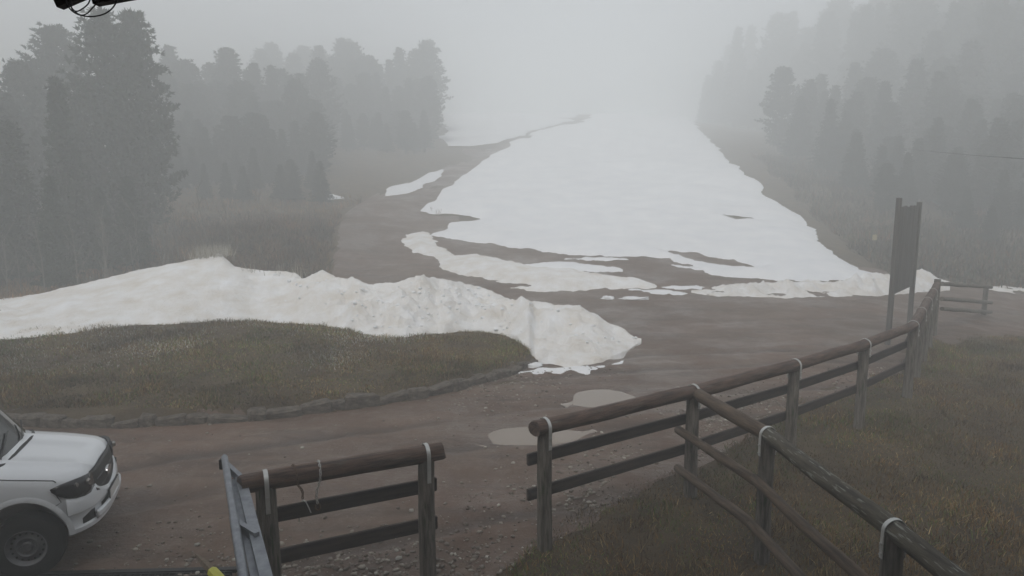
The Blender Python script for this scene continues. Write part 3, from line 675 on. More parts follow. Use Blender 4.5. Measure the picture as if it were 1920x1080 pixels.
# --- chains over the short fence's log
def chain_pts(px, py, z_end, swing):
    c = None
    t = ((px-497)/(798-497)); p = LA.lerp(LB, t); d = (LB-LA).normalized(); s = Vector((-d.y, d.x, 0)); c = p + Vector((0, 0, FZ-LR)); r = LR + .012
    pts = [c + s*r*math.cos(a) + Vector((0, 0, r*math.sin(a))) + d*swing*.3*(a/math.pi) for a in np.linspace(math.pi*1.15, -.15*math.pi, 12)]
    e = pts[0]
    n = int((e.z - z_end)/.05)
    tail = [e + Vector((0, 0, -(e.z-z_end)*k/n)) + d*swing*math.sin(k/n*2.2)*.8 for k in range(1, n+1)]
    return tail[::-1] + pts
def chain(name, pts, m, label, link_r=.013, wire=.0045):
    root = thing(name, pts[0], label, 'chain'); mb = MB()
    pl = [Vector(p) for p in pts]; acc = 0; out = [pl[0]]
    step = link_r*2.1
    for a, b in zip(pl, pl[1:]):
        L = (b-a).length; tpos = step - acc
        while tpos <= L: out.append(a.lerp(b, tpos/L)); tpos += step
        acc = L - (tpos - step)
    for i in range(len(out)-1):
        a, b = out[i], out[i+1]; t = (b-a).normalized(); u = t.cross(Vector((.3, .8, .1))).normalized(); v = t.cross(u)
        if i % 2: u = v
        c = (a+b)/2; ring = [c + t*link_r*1.35*math.cos(q) + u*link_r*.75*math.sin(q) for q in np.linspace(0, 2*math.pi, 11)]
        mb.tube([p - Vector(root.location) for p in ring], wire, 5, cap=False)
    return mb.build('links', M[m], root, True)
chain('chain', chain_pts(545, 880, 1.22, .06), 'rust', 'rusty brown chain looped over the log beside the end post strap')
chain('chain', chain_pts(593, 873, 1.15, -.05), 'zincchain', 'pale zinc chain with a hook looped over the middle of the log')
hk = chain_pts(593, 873, 1.15, -.05)[0]
mb = MB(); mb.tube([hk + Vector((.022*math.sin(a), 0, -.03 + .034*math.cos(a))) for a in np.linspace(0, 5.2, 12)], .007, 6)
setp(mb.build('chain_hook', M['rust'], None, True), 'small rusty red hook hanging at the end of the pale chain', 'hook')
t = (555-497)/(301); p = LA.lerp(LB, t) + Vector((-(LB-LA).normalized().y, (LB-LA).normalized().x, 0))*(PR+.022)
mb = MB(); dd = (LB-LA).normalized(); ss = Vector((-dd.y, dd.x, 0))
mb.tube([p + ss*q + dd*(.02*i) + Vector((0, 0, z)) for i, (q, z) in enumerate(((.035, .9), (.034, 1.06), (.02, 1.112), (-.02, 1.112), (-.036, 1.06), (-.036, 1.0)))], .006, 6)
setp(mb.build('wire_hook', M['zincchain'], None, True), 'bent wire hook hung over the upper board of the short fence', 'hook')

# ---------------------------------------------------------------- galvanised barrier beside the short fence
def barrier():
    a = Vector(A(421, 858, 6.1)); a2 = Vector(A(456, 1078, 4.6)); dr = (a2-a).normalized()   # left tube
    b = Vector(A(451, 893, 5.9)); b2 = Vector(A(504, 1078, 4.5))
    root = thing('steel_barrier', (a.x, a.y, 0), 'galvanised steel barrier frame of tube and channel standing against the short fence', 'barrier'); o0 = Vector(root.location)
    far = 1.45; e = a2 + dr*.7; e2 = b2 + dr*.55
    m1 = a.lerp(a2, .56)
    mb = MB(); mb.tube([a - o0 - dr*.03, a - o0, m1 - o0], [.018, .030, .031], 12); mb.build('tube', M['galv'], root, True)
    mb = MB(); mb.tube([m1 - o0, e - o0], .036, 12); mb.build('tube', M['galv'], root, True)
    up = Vector((0, 0, 1)); sd = dr.cross(up).normalized()
    def chan(p, q, w, h, name='channel'):
        t = (q-p).normalized(); s_ = t.cross(up).normalized(); u_ = s_.cross(t)
        prof = [(-w/2, 0), (w/2, 0), (w/2, -h), (w/2-.008, -h), (w/2-.008, -.008), (-w/2+.008, -.008), (-w/2+.008, -h), (-w/2, -h)]
        v = [pp + s_*x + u_*z - o0 for pp in (p, q) for x, z in prof]; n = 8
        mb = MB(); mb.add(v, [(i, (i+1) % n, n+(i+1) % n, n+i) for i in range(n)] + [tuple(range(n)), tuple(range(n, 2*n))]); return mb.build(name, M['galv'], root)
    chan(b, e2, .085, .06)
    chan(a.lerp(b, .5) + dr*.12 - up*.05, a2.lerp(b2, .5) + dr*.4 - up*.05, .05, .03, 'web_bar')
    def plate(p, q, h, th=.012, tilt=0):
        t = (q-p); mb = MB(); L = t.length; t.normalize(); s_ = t.cross(up).normalized()
        mb.add([x - o0 for x in (p - s_*th, q - s_*th, q + s_*th, p + s_*th, p - s_*th - up*h, q - s_*th - up*h, q + s_*th - up*h, p + s_*th - up*h)], [(0, 1, 2, 3), (7, 6, 5, 4), (0, 4, 5, 1), (1, 5, 6, 2), (2, 6, 7, 3), (3, 7, 4, 0)])
        return mb.build('cross_plate', M['galv'], root)
    plate(a + dr*.06, b + dr*.02 + up*.02, .07, .02)
    plate(m1 + dr*.04, b.lerp(b2, .64) + up*.01, .10, .02)
    plate(a2 + dr*.35, b2 + dr*.2, .1, .02)
    # flat dark web under the frame between the members, and legs to the ground
    mb = MB(); mb.tube([e - o0, Vector((e.x, e.y, 0)) - o0 - Vector((0, 0, .1))], .032, 10); mb.build('leg', M['galv'], root, True)
    mb = MB(); mb.tube([e2 - o0, Vector((e2.x, e2.y, 0)) - o0 - Vector((0, 0, .1))], .032, 10); mb.build('leg', M['galv'], root, True)
    # pads that carry the far end on the fence log
    mb = MB(); mb.box(a - o0 - Vector((.02, -.0, .06)), (.05, .05, .09)); mb.build('end_stop', M['darksteel'], root)
    mb = MB(); pL = LA - d0*.2 + Vector((0, 0, FZ-LR)); mb.tube([b - o0 - up*.03, pL - o0 + d0*.05], .03, 8); mb.build('bracket', M['galv'], root, True)
d0 = (LB-LA).normalized()
barrier()

# ---------------------------------------------------------------- cattle grid and stake at the lower edge
c1 = G(-200, 1082); c2 = G(452, 1066)
cg = thing('cattle_grid', ((c1[0]+c2[0])/2, c1[1]-.9, 0), 'dark steel mesh grid set in the road by the barrier', 'cattle grid')
ox, oy = cg.location.x, cg.location.y
lx = c2[0]-c1[0]
mb = MB(); fy = (c2[1]-c1[1])
ang = math.atan2(fy, lx); cg.rotation_euler.z = ang
for yy in (-.9, .9):
    q = MB(); q.box((0, yy, .02), (lx+.1, .06, .07)); q.build('frame_beam', M['darksteel'], cg)
for i in range(30):
    q = MB(); q.box((0, -.85+i*.0586, .028), (lx, .014, .04)); q.build('bar', M['darksteel'], cg)
q = MB()
for i in range(int(lx/.07)):
    q.box((-lx/2 + .035 + i*.07, 0, .03), (.008, 1.74, .03))
o = q.build('cross_wires', M['darksteel'], cg); o['kind'] = 'stuff'
q = MB(); q.box((0, 0, -.02), (lx, 1.74, .05)); q.build('pit_floor', M['eave'], cg)
sa = Vector(A(368, 1040, 6.2)); sb = Vector(A(420, 1095, 5.5)); sb.z = max(.05, sb.z)
st = thing('wooden_stake', (sb.x, sb.y, 0), 'splintered wooden stake wrapped in yellow tape leaning by the barrier', 'stake')
dv = (sa-sb); b0 = sb - dv.normalized()*(.25 if sb.z < .3 else (sb.z)/max(dv.normalized().z, .25)); o0 = Vector(st.location)
mb = MB(); mb.tube([b0 - o0, sb - o0, sb.lerp(sa, .6) - o0, sa - o0], [.045, .044, .04, .014], 6, jit=.12); mb.build('shaft', M['stake'], st)
mb = MB(); mb.tube([sb - dv*.5 - o0, sb.lerp(sa, .38) - o0], .048, 8); mb.build('yellow_tape', M['yellow'], st)
mb = MB(); mb.tube([sa - dv*.1 - o0 + Vector((-.03, 0, 0)), sa - o0 + Vector((-.05, 0, .03))], [.014, .003], 5); mb.build('splinter', M['stake'], st)

# ================================================================ SIGN BOARD
S0 = G(1664, 648); S0 = Vector((S0[0], S0[1], 0)); S1_ = G(1711, 535, 1.3); S1_ = Vector((S1_[0], S1_[1], 0))
sg = thing('sign_board', S0, 'tall grey sign of vertical planks on two square posts seen from behind', 'sign'); d = (S1_-S0).normalized(); W = (S1_-S0).length
sg.rotation_euler.z = math.atan2(d.y, d.x)
zt = (A(1686, 371, S0.y)[2], A(1722, 379, S1_.y)[2])
for k, xx in enumerate((0, W)):
    q = MB(); zb = Tz(*(S0 if k == 0 else S1_).xy) - .3
    q.add([(xx+a*.062, b*.055, z) for z in (zb, zt[k]) for a, b in ((-1, -1), (1, -1), (1, 1), (-1, 1))], [(0, 1, 5, 4), (1, 2, 6, 5), (2, 3, 7, 6), (3, 0, 4, 7), (4, 5, 6, 7), (3, 2, 1, 0)])
    o = q.build('post', M['signwood'], sg); 
npl = 11; pw = (W-.124)/npl
for i in range(npl):
    t0 = random.uniform(-.025, .025); q = MB(); x0 = .062 + i*pw
    q.box((x0+pw/2, random.uniform(-.006, .006), (1.3+3.50)/2 + t0/2), (pw-.006, .03, 2.2 + t0)); q.build('plank', M['signwood'], sg)
for zz in (1.55, 2.4, 3.2):
    q = MB(); q.box((W/2, .04, zz), (W-.124, .04, .09)); q.build('crossbar', M['signwood'], sg)

# ---------------------------------------------------------------- marker by the slope
mk = hit(1637, 474); mt = thing('slope_marker', (mk[0], mk[1], Tz(mk[0], mk[1])), 'small pale yellow marker plate on a thin pole beside the snow slope', 'marker')
q = MB(); q.tube([(0, 0, -.2), (0, 0, .95)], .025, 8); q.build('pole', M['wood'], mt); q = MB(); q.box((0, -.04, .72), (.2, .03, .26)); q.build('plate', M['marker'], mt)

# ---------------------------------------------------------------- overhead wire
pts = []
wa, wb = Vector(A(1600, 262, 62)), Vector(A(2150, 312, 13))
for i in range(25):
    t = i/24; p = wa.lerp(wb, t); p.z -= .35*4*t*(1-t)*.6; pts.append(p)
q = MB(); q.tube([p - wb for p in pts], .012, 6); w_ = q.build('overhead_cable', M['cable'], None, True); w_.location = wb
setp(w_, 'thin dark overhead wire crossing the misty wood', 'cable')

# ================================================================ PICKUP TRUCK
def pickup(loc, heading, S):
    root = thing('pickup_truck', loc, 'white pickup truck parked nose towards the short fence', 'pickup truck', rz=heading)
    WR = S[2]/S[0]; root.scale = S
    # stations: x, half width, hood height
    ST_ = np.array([(-.10, .62, .985), (-.13, .72, 1.015), (-.20, .80, 1.05), (-.32, .855, 1.082), (-.50, .893, 1.105), (-.75, .915, 1.14), (-1.05, .925, 1.175), (-1.42, .925, 1.225), (-1.6, .925, 1.12), (-2.2, .925, 1.08), (-3.6, .925, 1.08), (-5.3, .90, 1.08)])
    xs = sorted(set(list(np.linspace(-.10, -.6, 16)) + list(np.linspace(-.6, -1.6, 16)) + list(np.linspace(-1.6, -5.3, 12))), reverse=True)
    V = []; F = []
    for x in xs:
        w = np.interp(-x, -ST_[:, 0], ST_[:, 1]); zh = np.interp(-x, -ST_[:, 0], ST_[:, 2]); k = w/.925
        zb = .46 if x > -.5 else .40
        prof = [(w-.10, zb), (w-.03, zb+.06), (w-.004, .62), (w, .76), (w-.006, .88), (w-.03, zh-.16), (w-.055, zh-.10), (w-.085, zh-.075), (w-.13, zh-.045), (.66*k, zh-.022), (.57*k, zh-.016), (.53*k, zh+.004), (.50*k, zh+.008), (.45*k, zh-.002), (.25*k, zh+.006), (0, zh+.008)]
        V += [(x, -y, z) for y, z in prof] + [(x, y, z) for y, z in prof[-2::-1]]
    n = 31
    for i in range(len(xs)-1):
        for j in range(n-1): F.append((i*n+j, i*n+j+1, (i+1)*n+j+1, (i+1)*n+j))
        F.append((i*n+n-1, i*n, (i+1)*n, (i+1)*n+n-1))
    F += [tuple(range(n)), tuple(range((len(xs)-1)*n, len(xs)*n))]
    q = MB(); q.add(V, F); body = q.build('body', M['paint'], root, True, 32)
    # wheel openings and load bed cut out of the body
    def cut(verts_faces):
        c = MB(); c.add(*verts_faces); co = c.build('cutter', None)
        md = body.modifiers.new('b', 'BOOLEAN'); md.object = co; md.operation = 'DIFFERENCE'; md.solver = 'EXACT'
        dg = bpy.context.evaluated_depsgraph_get(); me = bpy.data.meshes.new_from_object(body.evaluated_get(dg)); body.modifiers.clear(); body.data = me
        bpy.data.objects.remove(co)
    root.location = (0, 0, 0); root.rotation_euler = (0, 0, 0); root.scale = (1, 1, 1); bpy.context.view_layer.update()
    AX = (-.905, -4.125)
    for ax in AX:
        for sgn in (-1, 1):
            m_ = 36; y0, y1 = (sgn*.62, sgn*1.1)
            ring = [(ax + .405*WR*math.cos(t), .40 + .455*math.sin(t)) for t in np.linspace(0, 2*math.pi, m_, endpoint=False)]
            cut(([(x, y, z) for y in (y0, y1) for x, z in ring], [(i, (i+1) % m_, m_+(i+1) % m_, m_+i) for i in range(m_)] + [tuple(range(m_)), tuple(range(m_, 2*m_))]))
    cut(box_v(-4.5, 0, 1.0, 1.48, 1.5, .8))
    body.data.polygons.foreach_set('use_smooth', [True]*len(body.data.polygons)); body.data.set_sharp_from_angle(angle=R(32))
    if not body.data.materials: body.data.materials.append(M['paint'])
    # arch flares
    for ax in AX:
        for sgn in (-1, 1):
            q = MB(); v = []; aa = np.linspace(R(4), R(186), 26)
            for t in aa:
                for r_, off in ((.452, .0), (.456, .018), (.485, .016), (.51, -.004)):
                    v.append((ax + (r_-.05)*WR*math.cos(t), sgn*(.922+off*.7 - (.02 if abs(math.cos(t)) > .9 else 0)), .40 + r_*math.sin(t)))
            f = [(i*4+j, i*4+j+1, i*4+j+5, i*4+j+4) for i in range(len(aa)-1) for j in range(3)]
            q.add(v, f); q.build('arch_flare', M['paint'], root, True, 50)
            q = MB(); v = []
            for t in aa:
                for y in (.58, .915): v.append((ax + .41*WR*math.cos(t), sgn*y, .40 + .45*math.sin(t)))
            q.add(v, [(i*2, i*2+1, i*2+3, i*2+2) for i in range(len(aa)-1)] ); q.build('wheel_well', M['black'], root, True)
    # bumper along the nose
    PC = np.array([(.015, 0), (.01, .25), (-.01, .42), (-.05, .58), (-.12, .71), (-.21, .805), (-.29, .855), (-.345, .885)])
    tt = np.linspace(0, 7, 29); pc = np.stack([np.interp(tt, range(8), PC[:, k]) for k in (0, 1)], 1)
    for _ in range(2): pc[1:-1] = pc[1:-1]*.5 + .25*(pc[:-2] + pc[2:])
    full = [(x, -y) for x, y in pc[::-1]] + [(x, y) for x, y in pc[1:]]
    def nose(secs, sel, name, m, parent=root, thick=.05):
        q = MB(); v = []; ids = [i for i, (x, y) in enumerate(full) if sel(x, y)]
        for i in ids:
            a = np.array(full[max(i-1, 0)]); b = np.array(full[min(i+1, len(full)-1)]); t_ = (b-a)/np.linalg.norm(b-a); nr = np.array((t_[1], -t_[0]))
            for z, off in secs(full[i][1]):
                p = np.array(full[i]) + nr*off; v.append((p[0], p[1], z))
        k = len(secs(0)); q.add(v, [(i*k+j, i*k+j+1, (i+1)*k+j+1, (i+1)*k+j) for i in range(len(ids)-1) for j in range(k-1)])
        o = q.build(name, m, parent, True, 38)
        if thick:
            md = o.modifiers.new('s', 'SOLIDIFY'); md.thickness = thick; md.offset = -1
        return o
    nose(lambda y: [(.845 - .16*max(0, 1-abs(y)/.50)**.6, -.035), (.80 - .14*max(0, 1-abs(y)/.5)**.6, .0), (.745 - .1*max(0, 1-abs(y)/.5)**.6, .030), (.64, .034), (.61, .012), (.50, .012), (.47, .034), (.425, .028), (.39, -.03)], lambda x, y: True, 'bumper', M['paint'])
    nose(lambda y: [(.60, .016), (.50, .016)], lambda x, y: abs(y) < .47, 'lower_grille', M['black'], thick=0)
    for s_ in (-1, 1):
        nose(lambda y: [(.60 - .05*max(0, (abs(y)-.68)/.12), .017), (.49, .017)], lambda x, y, s_=s_: .60 < s_*y < .80, 'fog_light_recess', M['black'], thick=0)
    # lower skid lip, the pale curved edge under the plate
    nose(lambda y: [(.575, .045), (.55, .075), (.50, .075), (.47, .045)], lambda x, y: abs(y) < .62, 'skid_lip', M['paint'])
    # grille
    nose(lambda y: [(1.0 - .03*abs(y), -.085), (.95, -.055), (.85, -.028), (.75 - .0*abs(y), -.012), (.68 + .10*max(0, abs(y)-.3)/.2, -.006)], lambda x, y: abs(y) < .56, 'grille', M['black'], thick=.04)
    for z in (.76, .86):
        nose(lambda y, z=z: [(z+.018, -.022 - (z-.75)*.16), (z, -.008 - (z-.75)*.16), (z-.018, -.018 - (z-.75)*.16)], lambda x, y: abs(y) < .46, 'grille_bar', M['black'], thick=.02)
    q = MB(); m_ = 24; q.add([(.018 - .0, .115*math.cos(t), .83 + .048*math.sin(t)) for t in np.linspace(0, 2*math.pi, m_, endpoint=False)] + [(-.03, .115*math.cos(t), .83 + .048*math.sin(t)) for t in np.linspace(0, 2*math.pi, m_, endpoint=False)], [tuple(range(m_))] + [(i, (i+1) % m_, m_+(i+1) % m_, m_+i) for i in range(m_)])
    q.build('badge', M['chrome'], root)
    q = MB(); q.box((.075, 0, .60), (.012, .52, .115)); pl = q.build('number_plate', M['plate'], root)
    q = MB(); q.box((.06, 0, .60), (.03, .54, .13)); q.build('plate_holder', M['black'], root)
    # headlights wrapping into the wings
    for s_ in (-1, 1):
        HL = [(-.085, .53, .985, .79), (-.105, .62, .998, .785), (-.155, .725, 1.005, .79), (-.235, .808, 1.005, .80), (-.34, .858, .995, .825), (-.45, .886, .978, .87), (-.53, .898, .955, .93)]
        q = MB(); v = []
        for x, y, zt_, zb_ in HL:
            nx = .03 if x > -.2 else .012
            for k in range(4):
                t = k/3; z = zt_ + (zb_-zt_)*t; bul = .010*math.sin(math.pi*t)
                v.append((x + nx*(.2+.8*t) + bul, s_*(y + (.018 if x < -.1 else .0) + bul*.6), z))
        q.add(v, [(i*4+j, i*4+j+1, i*4+j+5, i*4+j+4) for i in range(len(HL)-1) for j in range(3)])
        hl = q.build('headlight', M['lampglass'], root, True, 60); md = hl.modifiers.new('s', 'SOLIDIFY'); md.thickness = .05; md.offset = -1 if s_ < 0 else -1
        for (x, y, z, r_) in ((-.10, .68, .925, .040), (-.235, .80, .945, .028)):
            q = MB(); q.tube([(x, s_*y, z), (x+.045, s_*(y+.03), z)], [r_, r_*.8], 14); q.build('lamp_lens', M['reflector'], hl, True)
    # shut lines
    for s_ in (-1, 1):
        q = MB(); pts = []
        for x in np.linspace(-1.55, -.50, 18):
            w = np.interp(-x, -ST_[:, 0], ST_[:, 1]); zh = np.interp(-x, -ST_[:, 0], ST_[:, 2]); pts.append((x, s_*(w-.070), zh-.0865))
        pts += [(-.46, s_*.852, 1.008)]
        q.tube(pts, .0065, 6); q.build('hood_gap', M['gap'], root, True)
        q = MB(); q.tube([(-.47, s_*.898, .90), (-.40, s_*.895, .80), (-.46, s_*.915, .775), (-.52, s_*.93, .77)], .005, 6); q.build('wing_gap', M['gap'], root, True)
        for xx in (-1.62, -2.62, -3.55):
            q = MB(); q.tube([(xx, s_*.924, .5), (xx, s_*.928, .76), (xx, s_*.9, 1.0)], .005, 6); q.build('door_gap', M['gap'], root, True)
        for xx in (-2.45, -3.4):
            q = MB(); q.box((xx, s_*.935, .93), (.2, .03, .035)); q.build('door_handle', M['black'], root)
        q = MB(); q.tube([(-1.95, s_*.88, 1.1), (-1.95, s_*.98, 1.14)], .03, 8); q.box((-1.95, s_*1.05, 1.2), (.1, .18, .22)); q.build('door_mirror', M['black'], root)
    # cab
    lo = [(-1.24, .0), (-1.29, .55), (-1.42, .84), (-3.62, .84), (-3.66, .5), (-3.66, 0)]
    hi = [(-1.84, .0), (-1.88, .45), (-1.98, .62), (-3.38, .62), (-3.42, .4), (-3.42, 0)]
    q = MB(); ringl = lo + [(x, -y) for x, y in lo[-2:0:-1]]; ringh = hi + [(x, -y) for x, y in hi[-2:0:-1]]; n = len(ringl)
    rim = [(x + (-.05 if x > -2.7 else .05), y*.9) for x, y in ringh]
    q.add([(x, y, 1.06) for x, y in ringl] + [(x, y, 1.74) for x, y in ringh] + [(x, y, 1.80) for x, y in rim], [(i, (i+1) % n, n+(i+1) % n, n+i) for i in range(n)] + [(n+i, n+(i+1) % n, 2*n+(i+1) % n, 2*n+i) for i in range(n)] + [tuple(range(2*n, 3*n))])
    q.build('cab', M['paint'], root, True, 30)
    def panel(name, a, b, c, dd, nrm, m=M['glass'], off=.012):
        q = MB(); nv = Vector(nrm).normalized()*off; q.add([Vector(p)+nv for p in (a, b, c, dd)] + [Vector(p)-nv*.5 for p in (a, b, c, dd)], [(0, 1, 2, 3), (7, 6, 5, 4), (0, 4, 5, 1), (1, 5, 6, 2), (2, 6, 7, 3), (3, 7, 4, 0)]); return q.build(name, m, root)
    q = MB(); v = []
    wl = [(x+.21, y) for x, y in ((-1.62, -.80), (-1.50, -.55), (-1.45, -.28), (-1.445, 0), (-1.45, .28), (-1.50, .55), (-1.62, .80))]; wh = [(x+.18, y) for x, y in ((-2.13, -.59), (-2.055, -.43), (-2.03, -.2), (-2.02, 0), (-2.03, .2), (-2.055, .43), (-2.13, .59))]
    for (a, b) in zip(wl, wh):
        for t in (0.04, .94): v.append((a[0]+(b[0]-a[0])*t + .022, a[1]+(b[1]-a[1])*t, 1.14+(1.75-1.14)*t + .02))
    q.add(v, [(i*2, i*2+2, i*2+3, i*2+1) for i in range(6)]); q.build('windscreen', M['glass'], root, True)
    for s_ in (-1, 1):
        panel('side_window', (-1.78, s_*.835, 1.12), (-2.58, s_*.835, 1.12), (-2.58, s_*.635, 1.69), (-2.2, s_*.635, 1.69), (0, s_, .3))
        panel('side_window', (-2.68, s_*.835, 1.12), (-3.5, s_*.835, 1.12), (-3.36, s_*.635, 1.69), (-2.68, s_*.635, 1.69), (0, s_, .3))
    panel('rear_window', (-3.65, -.6, 1.2), (-3.65, .6, 1.2), (-3.46, .48, 1.66), (-3.46, -.48, 1.66), (-1, 0, .3))
    q = MB(); v = []
    for x, y in wl:
        v += [(x+.10, y*1.06, 1.205-.06*abs(y)**2), (x-.03, y*1.06, 1.20-.05*abs(y)**2)]
    q.add(v, [(i*2, i*2+2, i*2+3, i*2+1) for i in range(6)]); o = q.build('cowl', M['black'], root, True); md = o.modifiers.new('s', 'SOLIDIFY'); md.thickness = .05
    for (a, b) in (((-1.26, -.5, 1.22), (-1.38, .10, 1.36)), ((-1.25, .25, 1.23), (-1.41, .68, 1.33))):
        q = MB(); q.tube([a, b], .010, 6); q.build('wiper', M['black'], root)
    q = MB(); q.box((-5.33, 0, .52), (.12, 1.7, .16)); q.build('rear_bumper', M['black'], root)
    for s_ in (-1, 1):
        q = MB(); q.box((-5.30, s_*.84, .9), (.04, .1, .28)); q.build('tail_light', M['reflector'], root)
    q = MB(); q.box((-2.7, 0, .42), (3.9, 1.1, .12)); q.build('chassis', M['black'], root)
    # wheels
    for ax in AX:
        for s_ in (-1, 1):
            wt = bpy.data.objects.new('wheel', None); COL.objects.link(wt); wt.parent = root; wt.location = (ax, s_*.78, .344); wt.empty_display_size = .1; wt.scale = (WR*.9, 1, .9)
            def lathe(pr, m, name, nn=40):
                q = MB(); k = len(pr); v = [(r*math.cos(t), s_*y, r*math.sin(t)) for t in np.linspace(0, 2*math.pi, nn, endpoint=False) for r, y in pr]
                q.add(v, [(i*k+j, ((i+1) % nn)*k+j, ((i+1) % nn)*k+j+1, i*k+j+1) for i in range(nn) for j in range(k-1)]); return q.build(name, m, wt, True, 45)
            lathe([(.215, -.12), (.33, -.125), (.37, -.11), (.382, -.06), (.382, .06), (.37, .105), (.335, .125), (.26, .13), (.215, .115)], M['rubber'], 'tyre')
            lathe([(.218, .112), (.212, .118), (.200, .110), (.192, .07), (.180, .055), (.150, .062), (.125, .085), (.112, .09), (.10, .07), (.06, .06), (.045, .085), (0.001, .088)], M['rim'], 'rim')
            for k in range(16):
                t = 2*math.pi*k/16; q = MB(); c = Vector((.163*math.cos(t), s_*.062, .163*math.sin(t)))
                q.tube([c - Vector((0, s_*.012, 0)), c + Vector((0, s_*.004, 0))], .013, 8); q.build('vent_hole', M['black'], wt)
            for k in range(6):
                t = 2*math.pi*k/6; q = MB(); c = Vector((.075*math.cos(t), s_*.062, .075*math.sin(t)))
                q.tube([c, c + Vector((0, s_*.022, 0))], .011, 6); q.build('wheel_nut', M['rim'], wt)
    root.location = tuple(map(float, loc)); root.rotation_euler = (0, 0, heading); root.scale = S
    return root
pickup((-4.61, 7.53, 0.0), R(18.5), (.69, .83, .985))

# ================================================================ TREES
def conifer(seed, H, rad, kind):
    """trunk mesh (with limbs) and crown mesh of needle clumps, base at the origin"""
    rnd = random.Random(seed); nr = np.random.default_rng(seed)
    mb = MB(); k = 10; bend = rnd.uniform(-.15, .15)
    mb.tube([(bend*math.sin(i/k*3), bend*.5*math.cos(i/k*4)-bend*.5, H*.97*i/k - .3*(i == 0)) for i in range(k+1)], [max(.012, .021*H*(1-i/k)**.8) for i in range(k+1)], 8)
    cl = []
    z = H*.09
    while z < H*.985:
        t = z/H
        if kind == 'column': pr = rad*(min(1, .55 + 1.6*t)*(1-max(0, t-.5)/.5)**.62 if t > .0 else .5)
        elif kind == 'spire': pr = rad*(1-t)**.85*(.75+.25*min(1, t*6))
        else: pr = rad*(math.sin(min(1, t*1.25+.1)*math.pi*.62)**.7)*(1-max(0, t-.45)/.55)**.55
        nb = rnd.randint(5, 8)
        a0 = rnd.uniform(0, 6.28)
        for b in range(nb):
            a = a0 + 6.283*b/nb + rnd.uniform(-.35, .35); L = pr*rnd.uniform(.62, 1.18) + .12
            rise = (rnd.uniform(.05, .45) if kind != 'spire' else rnd.uniform(-.35, .0))*L
            p0 = Vector((0, 0, z)); p1 = Vector((math.cos(a)*L*.55, math.sin(a)*L*.55, z + rise*.25 - .05*L)); p2 = Vector((math.cos(a)*L, math.sin(a)*L, z + rise))
            mb.tube([p0, p1, p2], [.006*H*(1-t)*.6+.012, .012, .005], 4, cap=False)
            m_ = max(3, int(L/.16))
            for q in range(m_):
                s_ = (q+.6)/m_
                if s_ < .12: continue
                p = p0.lerp(p1, s_*2) if s_ < .5 else p1.lerp(p2, s_*2-1)
                cl.append((p.x+rnd.gauss(0, .07), p.y+rnd.gauss(0, .07), p.z+rnd.gauss(0, .06), math.cos(a), math.sin(a)))
                if rnd.random() < .75: cl.append((p.x+rnd.gauss(0, .16), p.y+rnd.gauss(0, .16), p.z+rnd.gauss(0, .1), math.cos(a), math.sin(a)))
        z += rnd.uniform(.2, .34)*(1 if t < .8 else .7)
    C = np.array(cl); nc = len(C); per = 10
    c = np.repeat(C[:, :3], per, 0); out = np.repeat(np.concatenate([C[:, 3:5], np.full((nc, 1), .75)], 1), per, 0)
    dirn = nr.normal(0, 1, (nc*per, 3)) + out*.9; dirn /= np.linalg.norm(dirn, axis=1, keepdims=True)
    sd = np.cross(dirn, nr.normal(0, 1, (nc*per, 3))); sd /= np.linalg.norm(sd, axis=1, keepdims=True)+1e-9
    L = nr.uniform(.14, .30, (nc*per, 1)); w = nr.uniform(.04, .075, (nc*per, 1))
    V = np.stack([c - sd*w, c + sd*w, c + dirn*L], 1).reshape(-1, 3); F = np.arange(nc*per*3).reshape(-1, 3)
    tm = mesh('trunk', mb.v, mb.f); tm.materials.append(M['bark']); cm = np_mesh('crown', V, F); cm.materials.append(M['needles'])
    return tm, cm
PROTO = {'pine': [conifer(11, 11, 1.75, 'column'), conifer(12, 11, 1.6, 'column')], 'round': [conifer(21, 11, 2.2, 'round'), conifer(22, 10, 2.0, 'round')], 'spruce': [conifer(31, 11, 2.2, 'spire'), conifer(32, 10, 1.9, 'spire')]}
PH = {'pine': (11, 11), 'round': (11, 10), 'spruce': (11, 10)}
def tree(px, y, top, kind, label, group=None, wide=1.0, name='conifer_tree', var=None, x=None, h=None):
    if group == 'conifers fading in the fog behind the track': y *= 1.15; h = h*1.15 if h else h
    v = random.randrange(2) if var is None else var
    if x is None: x = X_at(px, y, 5)
    zb = Tz(x, y); hh = h if h else A(px, top, y)[2] - zb
    s = hh/PH[kind][v]
    o = thing(name, (x, y, zb), label, 'tree', group, random.uniform(0, 6.28)); o.scale = (s*wide, s*wide, s)
    for nm, me in zip(('trunk', 'crown'), PROTO[kind][v]):
        c = bpy.data.objects.new(nm, me); COL.objects.link(c); c.parent = o
    return o
tree(212, 31, 18, 'pine', 'tall dark stone pine with the broader of two joined tops above the snow bank', wide=1.05, var=0, name='stone_pine')
tree(268, 31.8, 16, 'pine', 'tall dark stone pine with the narrower of two joined tops above the snow bank', wide=.95, var=1, name='stone_pine')
tree(125, 39, 48, 'round', 'misty broad conifer standing behind the twin dark pines', wide=1.25, var=0)
tree(118, 27, 142, 'spruce', 'slim dark young conifer with a pointed top before the broad misty one', wide=.8, var=1)
tree(88, 24.5, 330, 'spruce', 'small dark spruce close behind the snow bank at the wood edge', wide=1.0, var=0)
gl = 'dark conifer crowded around the twin pines at the near wood edge'
for px, y, top, kd, w in ((55, 36, 110, 'round', 1.1), (10, 33, 170, 'round', 1.1), (-50, 30, 90, 'pine', 1.2), (20, 26.5, 225, 'spruce', 1.2), (150, 30, 205, 'spruce', 1.2), (-20, 25, 300, 'spruce', 1.1), (-110, 27, 120, 'round', 1.3), (-190, 26, 100, 'round', 1.3)):
    tree(px, y, top, kd, gl, 'conifers at the near wood edge', w)
